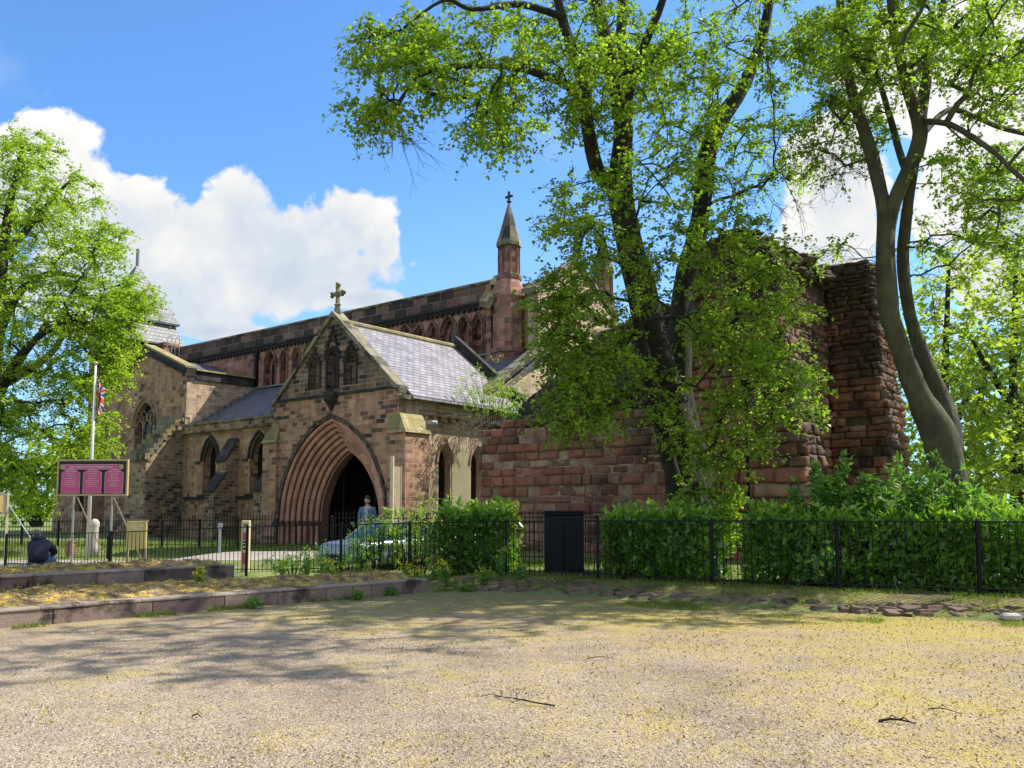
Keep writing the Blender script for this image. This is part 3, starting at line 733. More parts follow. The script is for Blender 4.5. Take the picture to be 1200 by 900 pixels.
# east gable
mb = MB()
gp = [(9.6, 0), (15.9, 0), (15.9, 11.5), (12.75, 13.35), (9.6, 11.5)]
gw = [arch(10.9, .5, 9.6, .8, 8.2), arch(13.4, .5, 9.6, .8, 8.2)]
mb.holed(gp, gw, SIDE(-1.15), .6, .35, 1)
egab = mb.build('east_gable', [M['pale'], M['glass']], nave)
mb = MB(); 
for (d0_, z0_, d1_, z1_) in ((9.3, 11.5, 12.75, 13.5), (16.2, 11.5, 12.75, 13.5)): skew(mb, -1.9, -1.05, d0_, z0_, d1_, z1_, .24)
mb.box(-1.16, -1.02, 9.9, 15.6, 11.2, 11.34)
mb.build('gable_coping', M['coping'], nave)
# turrets
def turret(s0, d0, mat, name='turret'):
    mb = MB()
    mb.lathe([(.80, 0), (.80, 8.9), (.88, 8.95), (.88, 9.15), (.76, 9.2), (.74, 11.5), (.82, 11.6), (.8, 11.75), (.54, 12.5), (.54, 12.72)], (s0, d0), 8)
    mb.lathe([(.50, 12.722), (.46, 12.8), (.46, 14.05)], (s0, d0), 8)
    t = mb.build(name, mat, church)
    mb = MB()
    for j in range(8):
        a = 2*math.pi*j/8; mb.tube([(s0+.49*math.cos(a), d0+.49*math.sin(a), 12.75), (s0+.49*math.cos(a), d0+.49*math.sin(a), 14.1)], .045, 6)
        a2 = a+math.pi/8; cx_, cy_ = s0+.40*math.cos(a2), d0+.40*math.sin(a2)
        tx, ty = -math.sin(a2), math.cos(a2)
        mb.tube([(cx_-tx*.14+.05*math.cos(a2), cy_-ty*.14+.05*math.sin(a2), 13.6), (cx_-tx*.12+.05*math.cos(a2), cy_-ty*.12+.05*math.sin(a2), 13.85), (cx_+.05*math.cos(a2), cy_+.05*math.sin(a2), 13.98),
                 (cx_+tx*.12+.05*math.cos(a2), cy_+ty*.12+.05*math.sin(a2), 13.85), (cx_+tx*.14+.05*math.cos(a2), cy_+ty*.14+.05*math.sin(a2), 13.6)], .035, 5)
    mb.lathe([(.6, 12.45), (.62, 12.6), (.56, 12.72)], (s0, d0), 8)
    mb.build('turret_shafts', M['brownmould'], t)
    mb = MB(); mb.lathe([(.60, 14.05), (.61, 14.2), (.44, 14.72), (.06, 16.15), (.045, 16.2)], (s0, d0), 8); mb.build('spirelet', M['coping'], t)
    mb = MB(); mb.lathe([(.05, 16.2), (.14, 16.27), (.05, 16.33)], (s0, d0), 8); mb.box(s0-.045, s0+.045, d0-.04, d0+.04, 16.3, 16.75); mb.box(s0-.17, s0+.17, d0-.035, d0+.035, 16.47, 16.57)
    for q in ((-.17, 0), (.17, 0), (0, .2)): mb.ball((s0+q[0], d0, 16.52+q[1]), .07, 6, 5)
    mb.build('finial', M['dark'], t)
    return t
turret(-3.05, 9.85, M['nave']); 
mb = MB()
mb.box(-4.05, -3.75, 9.35, 10.6, 0, 12.3); mb.build('turret_buttress', M['nave'], church)
mb = MB(); mb.add([(-4.15, 9.0, 11.5), (-3.45, 8.95, 11.3), (-3.45, 10.0, 12.75), (-4.15, 10.1, 12.95), (-4.15, 9.0, 11.2), (-3.45, 8.95, 11.0), (-3.45, 10.0, 12.5), (-4.15, 10.1, 12.5)],
                  [(0, 1, 2, 3), (0, 4, 5, 1), (1, 5, 6, 2), (0, 3, 7, 4), (2, 6, 7, 3)])
mb.build('turret_weathering', M['lichen'], church)
turret(-1.9, 16.3, M['aisle'])
# --- north transept (gabled) at the left
mb = MB()
TX0, TX1, TC = -32.3, -23.25, -27.78
mb.holed([(TX0, -.4), (TX1, -.4), (TX1, 9.4), (TC, 11.15), (TX0, 9.4)], [arch(-27.75, 1.15, 6.7, 1.5, 3.8)], FRONT(5.5), .6, .4, 1)
mb.box(TX1-.6, TX1-.0, 6.1, 10.1, -.4, 9.4); mb.box(TX0, TX0+.6, 6.1, 10.1, -.4, 9.4)
tr = mb.build('transept', [M['transept'], M['glass']], church)
for ob in (tr,): pass
mb = MB(); mb.box(TX1+.001, TX1+.02, 5.52, 10.1, -.4, 9.4); mb.build('transept_sunlit_facing', M['pale'], tr)  # thin lighter sheet that paints sunlight onto the transept's east side
mb = MB()   # tracery
for q in (-.42, .42): mb.box(-27.75+q-.06, -27.75+q+.06, 5.62, 5.75, 3.8, 7.4)
mb.box(-28.9, -26.6, 5.66, 5.74, 5.35, 5.47)
for q in (-.84, 0, .84):
    o_ = arch(-27.75+q, .38, 6.6, .55, 6.6, 6); mb.tube([(p, 5.68, z) for p, z in o_], .055, 5)
for q in (-.42, .42):
    o_ = arch(-27.75+q, .38, 7.2, .5, 7.2, 6); mb.tube([(p, 5.68, z) for p, z in o_], .05, 5)
mb.build('window_tracery', M['buttress'], tr)
mb = MB(); o_ = arch(-27.75, 1.32, 6.7, 1.72, 6.7); mb.tube([(p, 5.46, z) for p, z in o_], .08, 6)
mb.build('hood_mould', M['buttress'], tr)
mb = MB(); mb.box(-29.2, -26.3, 5.34, 5.5, 3.62, 3.8); mb.build('window_sill', M['buttress'], tr)
mb = MB()
for (xa, xb) in ((TX1+.18, TC), (TX0-.18, TC)):
    rake(mb, xa, 9.35, xb, 11.15, 5.28, 6.0, .12); rake(mb, xa, 9.47, xb, 11.27, 5.38, 5.95, .36)
mb.box(TX1-.05, TX1+.14, 6.0, 10.05, 9.2, 9.36); mb.box(TX1-.1, TX1+.08, 6.0, 10.05, 9.36, 9.72)
mb.build('transept_parapet', M['dark'], tr)
mb = MB()
for (xa, xb) in ((TX1+.18, TC), (TX0-.18, TC)): rake(mb, xa, 9.83, xb, 11.63, 5.3, 6.0, .12)
mb.box(TX1-.12, TX1+.2, 6.0, 10.05, 9.72, 9.82)
mb.build('transept_coping', M['lichen'], tr)
mb = MB()
for sx in (1, -1):
    e = TX1-.1 if sx > 0 else TX0+.1
    mb.add([(e, 5.98, 9.45), (TC, 5.98, 11.0), (TC, 12, 11.0), (e, 12, 9.45)], [(0, 1, 2, 3)])
mb.build('transept_roof', M['slate2'], tr)
mb = MB()   # big raking corner buttress
prof = [(5.5, -.4), (5.5, 7.0), (5.3, 6.9), (3.3, 4.35), (3.3, -.4)]
mb.prism(prof, lambda a, b, c: (-24.9+c, a, b), 1.55)
bt = mb.build('corner_buttress', M['buttress'], tr)
mb = MB()
for q in range(9):
    t = q/9; a_ = 5.4-2.2*t; z_ = 7.08-2.55*t
    mb.box(-25.0, -23.2, a_-.3, a_, z_-.36, z_)
mb.build('buttress_steps', M['coping'], tr)
mb = MB(); mb.tube([(-23.1, 5.4, 6.4), (-23.1, 5.4, 7.2), (-23.1, 5.9, 7.2), (-23.1, 5.9, 6.4)], .03, 5); mb.build('handrail', M['steel'], tr)
# west wing of the transept behind the tree
mb = MB(); mb.holed([(-44, -.4), (-32.3, -.4), (-32.3, 6.5), (-44, 6.5)], [arch(-35.5, .8, 3.4, 1., 1.6), arch(-40, .8, 3.4, 1., 1.6)], FRONT(7.5), .6, .4, 1)
mb.build('west_aisle', [M['aisle'], M['glass']], church)
mb = MB(); mb.add([(-44, 7.3, 6.4), (-32.4, 7.3, 6.4), (-32.4, 12.5, 8.6), (-44, 12.5, 8.6)], [(0, 1, 2, 3)]); mb.build('west_roof', M['slate2'], church)
# belfry with slated spire
bx, by = -37.2, 9.6
mb = MB(); mb.box(bx-2.1, bx+2.1, by-2.1, by+2.1, -.4, 11.2); mb.box(bx+1.3, bx+2.13, by-2.13, by-1.3, 11.2, 13.3); mb.box(bx-2.13, bx-1.3, by-2.13, by-1.3, 11.2, 13.3); mb.box(bx+1.3, bx+2.13, by+1.3, by+2.13, 11.2, 13.3)
bf = mb.build('belfry', M['nave'], church)
mb = MB(); mb.box(bx-1.7, bx+1.7, by-1.7, by+1.7, 11.2, 13.3)
for q in range(7): mb.box(bx-1.95, bx+1.95, by-1.95, by+1.95, 11.3+q*.28, 11.35+q*.28)
mb.build('louvres', M['darkin'], bf)
mb = MB()
def sqr(mb, prof):
    vs = []; 
    for r_, z in prof: vs += [(bx-r_, by-r_, z), (bx+r_, by-r_, z), (bx+r_, by+r_, z), (bx-r_, by+r_, z)]
    fs = [(i*4+j, i*4+(j+1) % 4, i*4+4+(j+1) % 4, i*4+4+j) for i in range(len(prof)-1) for j in range(4)]
    mb.add(vs, fs+[(3, 2, 1, 0)])
sqr(mb, [(2.5, 13.3), (2.52, 13.42), (1.95, 14.9)]); sqr(mb, [(2.2, 14.9), (2.22, 15.02), (1.7, 15.9), (.95, 17.5), (.12, 19.2), (.05, 19.25)])
mb.build('spire_roof', M['slate3'], bf)
mb = MB(); mb.tube([(bx, by, 19.0), (bx, by, 20.5)], .12, 8); mb.build('spire_pole', M['lead'], bf)
mb = MB(); mb.box(-35.2, -34.2, 10.2, 11.2, 8, 13.2); mb.box(-35.3, -34.1, 10.1, 11.3, 13.2, 13.4); mb.build('chimney', M['nave'], church)

# ------------------------------------------------------------------ ruined masonry: real, separately shaped blocks
def ruinmat():
    m, k, b = material('ruin_red_sandstone'); obj = k.new('ShaderNodeTexCoord').outputs['Object']
    g = k.new('ShaderNodeNewGeometry'); r = g.outputs['Random Per Island']
    c = k.ramp(r, [(0, (.19,.065,.042)), (.25, (.28,.105,.068)), (.5, (.36,.145,.09)), (.72, (.22,.10,.07)), (.9, (.42,.25,.17)), (1, (.14,.07,.048))])
    lo = k.noise(obj, .5, 5, .6); mid = k.noise(obj, 3.4, 6, .65); fin = k.noise(obj, 22, 6, .7)
    c = k.mix(1., c, k.ramp(mid, [(.25, .6), (.5, 1.), (.8, 1.45)]), 'MULTIPLY'); c = k.mix(1., c, k.ramp(fin, [(.25, .7), (.75, 1.3)]), 'MULTIPLY')
    zz = k.sep(obj)[2]
    bl = k.mr(k.m('ADD', k.m('MULTIPLY', lo, 1.1), k.m('ADD', k.m('MULTIPLY', zz, .035), k.m('MULTIPLY', mid, .45))), .83, 1.05)
    c = k.mix(k.m('MULTIPLY', bl, .85), c, (.022,.018,.014))
    gm = k.mr(k.noise(obj, 1.3, 6, .7), .56, .66); up = k.mr(k.sep(g.outputs['Normal'])[2], .1, .7)
    c = k.mix(k.m('MULTIPLY', k.m('ADD', k.m('MULTIPLY', gm, .45), k.m('MULTIPLY', up, .5)), .8), c, (.12,.115,.045))
    k.put(b.inputs['Base Color'], c); b.inputs['Roughness'].default_value = .95
    k.put(b.inputs['Normal'], k.bump(k.m('ADD', k.m('MULTIPLY', mid, 1.6), k.m('MULTIPLY', fin, .5)), .035)); return m
M['ruin'] = ruinmat()
M['ruincore'] = soilmat('pale_mortar', (.16,.095,.07), (.32,.20,.145), (.42,.30,.22), 1.0)
M['ruindark'] = soilmat('rubble_core', (.03,.022,.016), (.06,.045,.03), (.12,.10,.05), 1.2)
def blocks(mb, P, left, right, z0, ztop, rh=.30, bl=.62, bulge=.055, seed=1, rough=.04, ragged=.12, skip=None):
    rnd = random.Random(seed); z = z0; row = 0
    while True:
        h = rh*rnd.uniform(.7, 1.25)*(1-.45*min(1, max(0, (z-4)/5)))
        a0_, a1_ = left(z), right(z)
        a = a0_+rnd.uniform(-ragged, ragged)-(.3 if row % 2 else 0); any_ = False
        outrow = rnd.uniform(-.03, .05)
        while a < a1_:
            L = bl*rnd.uniform(.5, 1.45); e = min(a+L, a1_+rnd.uniform(-ragged, ragged)*.7); s0_ = max(a, a0_+rnd.uniform(-ragged, ragged)*.7)
            if e-s0_ > .12 and z+h*.5 < ztop((s0_+e)/2) and not (skip and skip((s0_+e)/2, z+h/2)):
                any_ = True; nx, nz = 7, 5; vs = []; fs = []; out = outrow+rnd.uniform(-.04, .04)-(rnd.uniform(.08, .18) if rnd.random() < .09 else 0); g = .008; sd_ = rnd.random()*99
                for j in range(nz+1):
                    for i in range(nx+1):
                        u_, v_ = i/nx, j/nz; ex = min(u_, 1-u_)*2; ey = min(v_, 1-v_)*2
                        pil = (1-(1-min(1, ex*2.2))**2)*.5+(1-(1-min(1, ey*1.6))**2)*.5; pil = min(1-(1-min(1, ex*3.2))**3, 1-(1-min(1, ey*2.4))**3)
                        q = bulge*pil+out+rough*noise.noise((u_*2.5+sd_, v_*2+sd_, 1))*2+rough*1.2*noise.noise((u_*7+sd_, v_*5+sd_, 4))
                        cr = .5*(1-pil)*.05
                        vs.append(P(s0_+g+(e-s0_-2*g)*u_+rough*.5*noise.noise((u_*3, v_*3, sd_)), z+g+(h-2*g)*v_+rough*.6*noise.noise((v_*3, u_*3, sd_)), -q))
                W_ = nx+1
                fs = [(j*W_+i, j*W_+i+1, (j+1)*W_+i+1, (j+1)*W_+i) for j in range(nz) for i in range(nx)]
                rim = [i for i in range(W_)]+[j*W_+nx for j in range(1, nz+1)]+[nz*W_+i for i in range(nx-1, -1, -1)]+[j*W_ for j in range(nz-1, 0, -1)]
                b0 = len(vs)
                for r_ in rim:
                    j, i = divmod(r_, W_); vs.append(P(s0_+g+(e-s0_-2*g)*i/nx, z+g+(h-2*g)*j/nz, .22))
                n_ = len(rim); fs += [(rim[i], b0+i, b0+(i+1) % n_, rim[(i+1) % n_]) for i in range(n_)]
                mb.add(vs, fs)
            a += L
        z += h; row += 1
        if z > 14 or (not any_ and row > 3): break
def lin(pairs):
    def f(t):
        if t <= pairs[0][0]: return pairs[0][1]
        for (a, b), (c, d) in zip(pairs, pairs[1:]):
            if t <= c: return b+(d-b)*(t-a)/(c-a)
        return pairs[-1][1]
    return f
def corebox(mb, P, left, right, z0, zt, th, n=14, ins=.1, off=.06):
    """core slab following the ragged outline"""
    vs = []; zz = [z0+(zt-z0)*i/n for i in range(n+1)]
    for z in zz:
        a, b = left(z)+ins, right(z)-ins
        vs += [P(a, z, off), P(b, z, off), P(b, z, th), P(a, z, th)]
    fs = [(i*4+j, i*4+(j+1) % 4, i*4+4+(j+1) % 4, i*4+4+j) for i in range(n) for j in range(4)]+[(3, 2, 1, 0), (n*4, n*4+1, n*4+2, n*4+3)]
    mb.add(vs, fs)

low = empty('ruined_wall', CH, -TH, 'low ruined wall of worn red sandstone blocks between church porch and big lime tree', 'ruin wall')
mb = MB(); P1 = FRONT(2.05)
topA_ = lin([(1.6, 4.0), (2.2, 4.6), (4, 4.85), (6, 4.9), (8, 4.6), (10, 5.2)])
topA = lambda a: topA_(a)+.35*noise.noise((a*1.7, 3, 1))
blocks(mb, P1, lambda z: 1.85, lambda z: 9.6, -.2, topA, .29, .62, .04, seed=3, rough=.025)
blocks(mb, lambda a, b, c: (1.9+c, 2.3+a, b), lambda z: 0, lambda z: 2.4, -.2, lambda a: 4.6, .29, .55, seed=4)
mb.build('block_facing', M['ruin'], low, smooth=True, uv=False)
mb = MB(); corebox(mb, P1, lambda z: 1.85, lambda z: 9.6, -.3, 4.45, 2.5, off=.006); mb.build('mortar_core', M['ruincore'], low, uv=False)
mb = MB()  # heap of rubble rising on top towards the tree
rnd = random.Random(5)
for q in range(900):
    s_ = rnd.uniform(2.1, 10.4); d_ = rnd.uniform(2.3, 5.6); top = lin([(2, 4.9), (3.2, 5.9), (4.5, 7.0), (6, 7.8), (8, 8.4), (10.5, 8.6)])(s_)*1.0
    frac = (d_-2.3)/1.5; zmax = 4.6+(top-4.6)*min(1, max(0, frac)); z = zmax-rnd.random()**2*.7
    if frac > 1: z = zmax-rnd.random()*.5
    sz = rnd.uniform(.08, .24); mb.ball((s_, d_, z), (sz*rnd.uniform(.9, 1.7), sz*1.2, sz*rnd.uniform(.5, .9)), 6, 4)
for q in range(700):
    s_ = rnd.uniform(2.1, 10.4); top = lin([(2, 4.9), (3.2, 5.9), (4.5, 7.0), (6, 7.8), (8, 8.4), (10.5, 8.6)])(s_)
    f_ = rnd.random(); z = 4.6+(top-4.6)*f_; d_ = 2.4+1.5*f_+rnd.uniform(-.1, .1)
    sz = rnd.uniform(.1, .25); mb.ball((s_, d_, z), (sz*rnd.uniform(.9, 1.8), sz, sz*rnd.uniform(.5, .8)), 6, 4)
mb.build('rubble', M['ruindark'], low, uv=False)
mb = MB()
tp = lin([(2, 4.7), (3.2, 5.7), (4.5, 6.8), (6, 7.6), (8, 8.2), (10.5, 8.4)]); S_ = [2.1+.5*i for i in range(17)]
vs = []
for s_ in S_: vs += [(s_, 2.3, 4.4), (s_, 3.9, tp(s_)), (s_, 5.6, tp(s_)), (s_, 5.8, 0)]
mb.add(vs, [(i*4+j, i*4+4+j, i*4+5+j, i*4+1+j) for i in range(16) for j in range(3)])
mb.build('rubble_fill', M['ruindark'], low, uv=False)

ruin = empty('ruined_tower', CH, -TH, 'tall ruined red sandstone choir wall and buttress behind the two big trees', 'ruin')
mb = MB()
lB = lin([(0, 9.0), (6.5, 9.1), (7.5, 9.9), (9.5, 10.15), (11, 10.6)]); rB = lin([(-1, 13.85), (1.5, 13.7), (4, 13.35), (6.2, 13.0), (8, 12.75), (9, 12.75), (9.1, 12.6), (11, 12.5)])
tB = lin([(9, 6.5), (9.6, 7.6), (10.2, 9.5), (11, 9.85), (12.1, 9.75), (12.5, 9.2), (14.5, 8.6)])
blocks(mb, FRONT(2.0), lB, rB, -.2, tB, .36, .75, .065, seed=8, ragged=.2)
mb.build('front_blocks', M['ruin'], ruin, smooth=True, uv=False)
mb = MB(); corebox(mb, FRONT(2.0), lambda z: lB(z)+.1, lambda z: rB(z)-.05, -.3, 9.3, 1.6); mb.build('front_core', M['ruindark'], ruin, uv=False)
mb = MB()
# short return of the front mass, facing the sun
blocks(mb, lambda a, b, c: (rB(b)-.02-c, 2.1+a, b), lambda z: 0, lambda z: 1.4, -.2, lambda a: 9.3, .34, .6, .06, seed=9)
# recessed side wall with a blocked arch
blocks(mb, lambda a, b, c: (12.72-.05*a-c, 3.4+a, b), lambda z: 0, lambda z: 3.6, -.2, lambda a: 8.3, .28, .5, .06, seed=10, skip=lambda a, z: (a-1.9)**2/.8+(max(0, z-2.6))**2/6. < 1 and z < 5.2)
blocks(mb, lambda a, b, c: (12.62-.05*a-c, 3.4+a, b), lambda z: 0, lambda z: 3.6, 8.0, lambda a: 9.5, .12, .5, .04, seed=11)
# back buttress
lC = lambda z: 12.6; rC = lin([(-1, 14.75), (2, 14.55), (5, 14.35), (6, 14.2), (10, 14.0)])
blocks(mb, FRONT(6.8), lC, rC, -.2, lambda a: 9.55, .28, .7, .055, seed=12, ragged=.18)
blocks(mb, lambda a, b, c: (rC(b)-.03-c, 6.9+a, b), lambda z: 0, lambda z: 2.0, -.2, lambda a: 9.55, .28, .6, .06, seed=13)
mb.build('buttress_blocks', M['ruin'], ruin, smooth=True, uv=False)
mb = MB()
mb.box(11.7, 12.58, 3.3, 7.4, -.3, 9.3); corebox(mb, FRONT(6.8), lambda z: 12.1, lambda z: rC(z), -.3, 9.35, 2.2); corebox(mb, FRONT(2.2), lambda z: 11.5, lambda z: rB(z)-.1, -.3, 9.0, 1.4)
mb.build('buttress_core', M['ruindark'], ruin, uv=False)
mb = MB(); rnd = random.Random(3)
for q in range(620):
    r_ = rnd.random()
    if r_ < .45: s_, d_ = rnd.uniform(10.4, 12.3), rnd.uniform(2.1, 3.4); z = min(9.6, tB(s_))+rnd.uniform(-.35, .08)
    elif r_ < .7: s_, d_, z = rnd.uniform(12.0, 12.9), rnd.uniform(3.3, 7), rnd.uniform(8.8, 9.35)
    else: s_, d_, z = rnd.uniform(12.7, 14.0), rnd.uniform(6.8, 8.9), rnd.uniform(9.25, 9.5)
    sz = rnd.uniform(.08, .2); mb.ball((s_, d_, z), (sz*rnd.uniform(1, 1.9), sz*1.3, sz*.6), 6, 4)
mb.build('rubble_top', M['ruindark'], ruin, uv=False)

# ------------------------------------------------------------------ foliage machinery
def unit(v): return v/np.maximum(np.linalg.norm(v, axis=-1, keepdims=True), 1e-9)
def leaves_np(pos, axis, size, wid=.62, flat=.55, fold=.18, asp=1.):
    """folded leaf blades: pos (N,3) base, axis (N,3) direction"""
    n = len(pos); axis = unit(axis)
    up = RNG.normal(size=(n, 3))*flat+np.array([0, 0, 1.]); side = unit(np.cross(axis, up)); nn = np.cross(side, axis)
    s_ = (size*RNG.uniform(.6, 1.25, (n, 1)))
    b = pos; t = pos+axis*s_*asp; m1 = pos+axis*s_*.45*asp+side*s_*wid*.5+nn*s_*fold; m2 = pos+axis*s_*.45*asp-side*s_*wid*.5+nn*s_*fold
    V = np.stack([b, m1, t, m2], 1).reshape(-1, 3); return V
def leaf_obj(name, V, mat, parent=None):
    q = np.arange(len(V)).reshape(-1, 4); return np_obj(name, V, q, mat, parent)
def tube_np(path, r0, r1, n=4):
    path = np.asarray(path, float); L = len(path); d = np.gradient(path, axis=0); d = unit(d)
    ref = np.array([.3, .9, .2]); a = unit(ref-d*(d@ref)[:, None]); b = np.cross(d, a)
    r = np.linspace(r0, r1, L)[:, None]; rings = []
    for j in range(n):
        t = 2*math.pi*j/n; rings.append(path+(a*math.cos(t)+b*math.sin(t))*r)
    V = np.stack(rings, 1).reshape(-1, 3)
    i = np.arange(L-1)[:, None]*n; j = np.arange(n)[None]; jn = (j+1) % n
    F = np.stack([i+j, i+jn, i+n+jn, i+n+j], -1).reshape(-1, 4); return V, F
class Acc:
    def __init__(s): s.V = []; s.F = []; s.n = 0
    def add(s, V, F): s.V.append(V); s.F.append(F+s.n); s.n += len(V)
    def obj(s, name, mat, parent=None, smooth=True): return np_obj(name, np.concatenate(s.V), np.concatenate(s.F), mat, parent, smooth)
def px_limb(pts, Y):
    """pts: (px,py,width_px[,dY]) -> polyline with radii, smoothed"""
    P = []; r = []
    for p in pts:
        yy_ = Y+(p[3] if len(p) > 3 else 0); v_ = at(p[0], p[1], yy_); P.append(np.array(v_)); r.append(p[2]*.5*yy_/FPX)
    P = np.array(P); r = np.array(r); out = []; ro = []
    for i in range(len(P)-1):
        p0 = P[max(i-1, 0)]; p1 = P[i]; p2 = P[i+1]; p3 = P[min(i+2, len(P)-1)]
        for t in np.linspace(0, 1, 5)[:-1]:
            out.append(.5*((2*p1)+(-p0+p2)*t+(2*p0-5*p1+4*p2-p3)*t*t+(-p0+3*p1-3*p2+p3)*t**3)); ro.append(r[i]*(1-t)+r[i+1]*t)
    out.append(P[-1]); ro.append(r[-1]); out = np.array(out); ro = np.array(ro)
    return out, ro
def limb_mesh(acc, P, r, n=20):
    L = len(P); d = unit(np.gradient(P, axis=0)); ref = np.array([0, 1., 0]); a = unit(ref-d*(d@ref)[:, None]); b = np.cross(d, a); rings = []
    for j in range(n):
        t = 2*math.pi*j/n; q = a*math.cos(t)+b*math.sin(t)
        w_ = np.array([1+.10*noise.noise((math.cos(t)*3.5+p[0], math.sin(t)*3.5, p[2]*3.2))+.16*noise.noise((math.cos(t)*1.3+p[0], math.sin(t)*1.3, p[2]*.9))+.05*math.sin(3*t+p[2]) for p in P])
        rings.append(P+q*(r*w_)[:, None])
    V = np.stack(rings, 1).reshape(-1, 3); i = np.arange(L-1)[:, None]*n; j = np.arange(n)[None]; jn = (j+1) % n
    acc.add(V, np.stack([i+j, i+jn, i+n+jn, i+n+j], -1).reshape(-1, 4))
def make_tree(name, limbs, clusters, leafsize, leafmat_, bark, label, twigs=5, perleaf=14, twiglen=.6, droop=.35, bare=(), group=None, spread=1.0):
    allP = np.concatenate([l[0] for l in limbs]); base = limbs[0][0][0]
    root = empty(name, tuple(base), 0, label, 'tree', group)
    acc = Acc()
    for P, r in limbs: limb_mesh(acc, P-base, r)
    # branching skeleton: every foliage cluster grows from the nearest wood
    start = np.concatenate([l[0][max(2, int(len(l[0])*l_s)):] for l, l_s in zip(limbs, [.35]+[.1]*(len(limbs)-1))])
    nodes = [p for p in start]; parent_ = [-1]*len(nodes); cnt = [0]*len(nodes)
    C_ = np.array([c[:3] for c in clusters]+[c[:3] for c in bare]); nb = len(clusters)
    dist = np.array([np.min(np.linalg.norm(start-c, axis=1)) for c in C_]); order = np.argsort(dist)
    paths = []; NA = np.zeros((len(nodes)+len(C_)*14, 3)); NA[:len(nodes)] = nodes; nn_ = len(nodes)
    par = np.full(len(NA), -1); cn = np.zeros(len(NA)); dirs = {}
    for ci in order:
        c = C_[ci]; dv = NA[:nn_]-c; dd = np.linalg.norm(dv, axis=1)
        cost = dd+.35*np.maximum(0, dv[:, 2]) ; i = int(np.argmin(cost)); L = dd[i]
        steps = max(2, min(11, int(L/.45)+1)); p0 = NA[i].copy(); prev = i; ids = [i]
        mid = (p0+c)/2+np.array([0, 0, .12*L])+RNG.normal(size=3)*.09*L
        for s_ in range(1, steps+1):
            t = s_/steps; p = (1-t)**2*p0+2*t*(1-t)*mid+t*t*c+RNG.normal(size=3)*.03*min(1, L)
            if s_ == steps: p = c
            NA[nn_] = p; par[nn_] = prev; prev = nn_; ids.append(nn_); nn_ += 1
        paths.append(ids); dirs[ci] = NA[ids[-1]]-NA[ids[-2]]
        j = prev
        while j >= 0: cn[j] += 1; j = par[j]
    for ids in paths:
        P = NA[ids]; ra = np.minimum(.0065*np.sqrt(cn[ids])*1.35, .14); ra = np.maximum(ra, .006)
        if len(ra) > 1: ra[0] = ra[1]*1.1
        V, F = tube_np(P-base, 1, 1, 5); rr = np.repeat(ra, 5)[:, None]; ctr = np.repeat(P-base, 5, 0); acc.add(ctr+(V-ctr)*rr, F)
    # twigs and leaves
    LP = []; LA = []
    for ci in range(len(C_)):
        c = C_[ci]; d0 = unit(dirs[ci]); isb = ci >= nb
        nt = twigs if not isb else 7
        for q in range(nt):
            dr = unit(d0*.7+RNG.normal(size=3)*np.array([1, 1, .55])*spread); L = twiglen*RNG.uniform(.6, 1.3)*(1.15 if isb else 1)
            ts = np.linspace(0, 1, 5)[:, None]; path = c+dr*L*ts+np.array([0, 0, -1.])*droop*L*ts**2+RNG.normal(size=(5, 3))*.02*ts
            V, F = tube_np(path-base, .006, .003, 3); acc.add(V, F)
            if isb:
                for z in range(3):
                    t0 = RNG.uniform(.3, .9); st = c+dr*L*t0-np.array([0, 0, 1.])*droop*L*t0**2; dr2 = unit(dr+RNG.normal(size=3)*.6)
                    V, F = tube_np(np.array([st, st+dr2*L*.3, st+dr2*L*.5])-base, .004, .002, 3); acc.add(V, F)
                continue
            m = perleaf; t = (RNG.integers(0, 5, (m, 1))+.6)/5+RNG.normal(size=(m, 1))*.025; pos = c+dr*L*t+np.array([0, 0, -1.])*droop*L*t**2+RNG.normal(size=(m, 3))*.04*spread
            sd_ = unit(np.cross(dr, [0, 0, 1.])); sg = np.where(RNG.random((m, 1)) < .5, -1, 1)
            ax = dr*.5+sd_*sg*.8+np.array([0, 0, -.35])+RNG.normal(size=(m, 3))*.35
            LP.append(pos); LA.append(ax)
    acc.obj('trunk', bark, root)
    if LP:
        V = leaves_np(np.concatenate(LP)-base, np.concatenate(LA), leafsize, .85, .6); leaf_obj('crown', V, leafmat_, root)
    return root
def blob_clusters(blobs_, Y, dY, seed=0):
    """blobs: (px,py,rx,ry,count[,Y,dY]) -> world points filling a crown volume"""
    rs = np.random.default_rng(seed); out = []
    for b in blobs_:
        px, py, rx, ry, n = b[:5]; Yc = b[5] if len(b) > 5 else Y; D = b[6] if len(b) > 6 else dY
        for _ in range(n):
            while True:
                q = rs.uniform(-1, 1, 3)
                if q@q < 1: break
            y_ = Yc+q[2]*D; k_ = 1
            out.append(np.array(at(px+q[0]*rx, py+q[1]*ry, y_)))
    return out

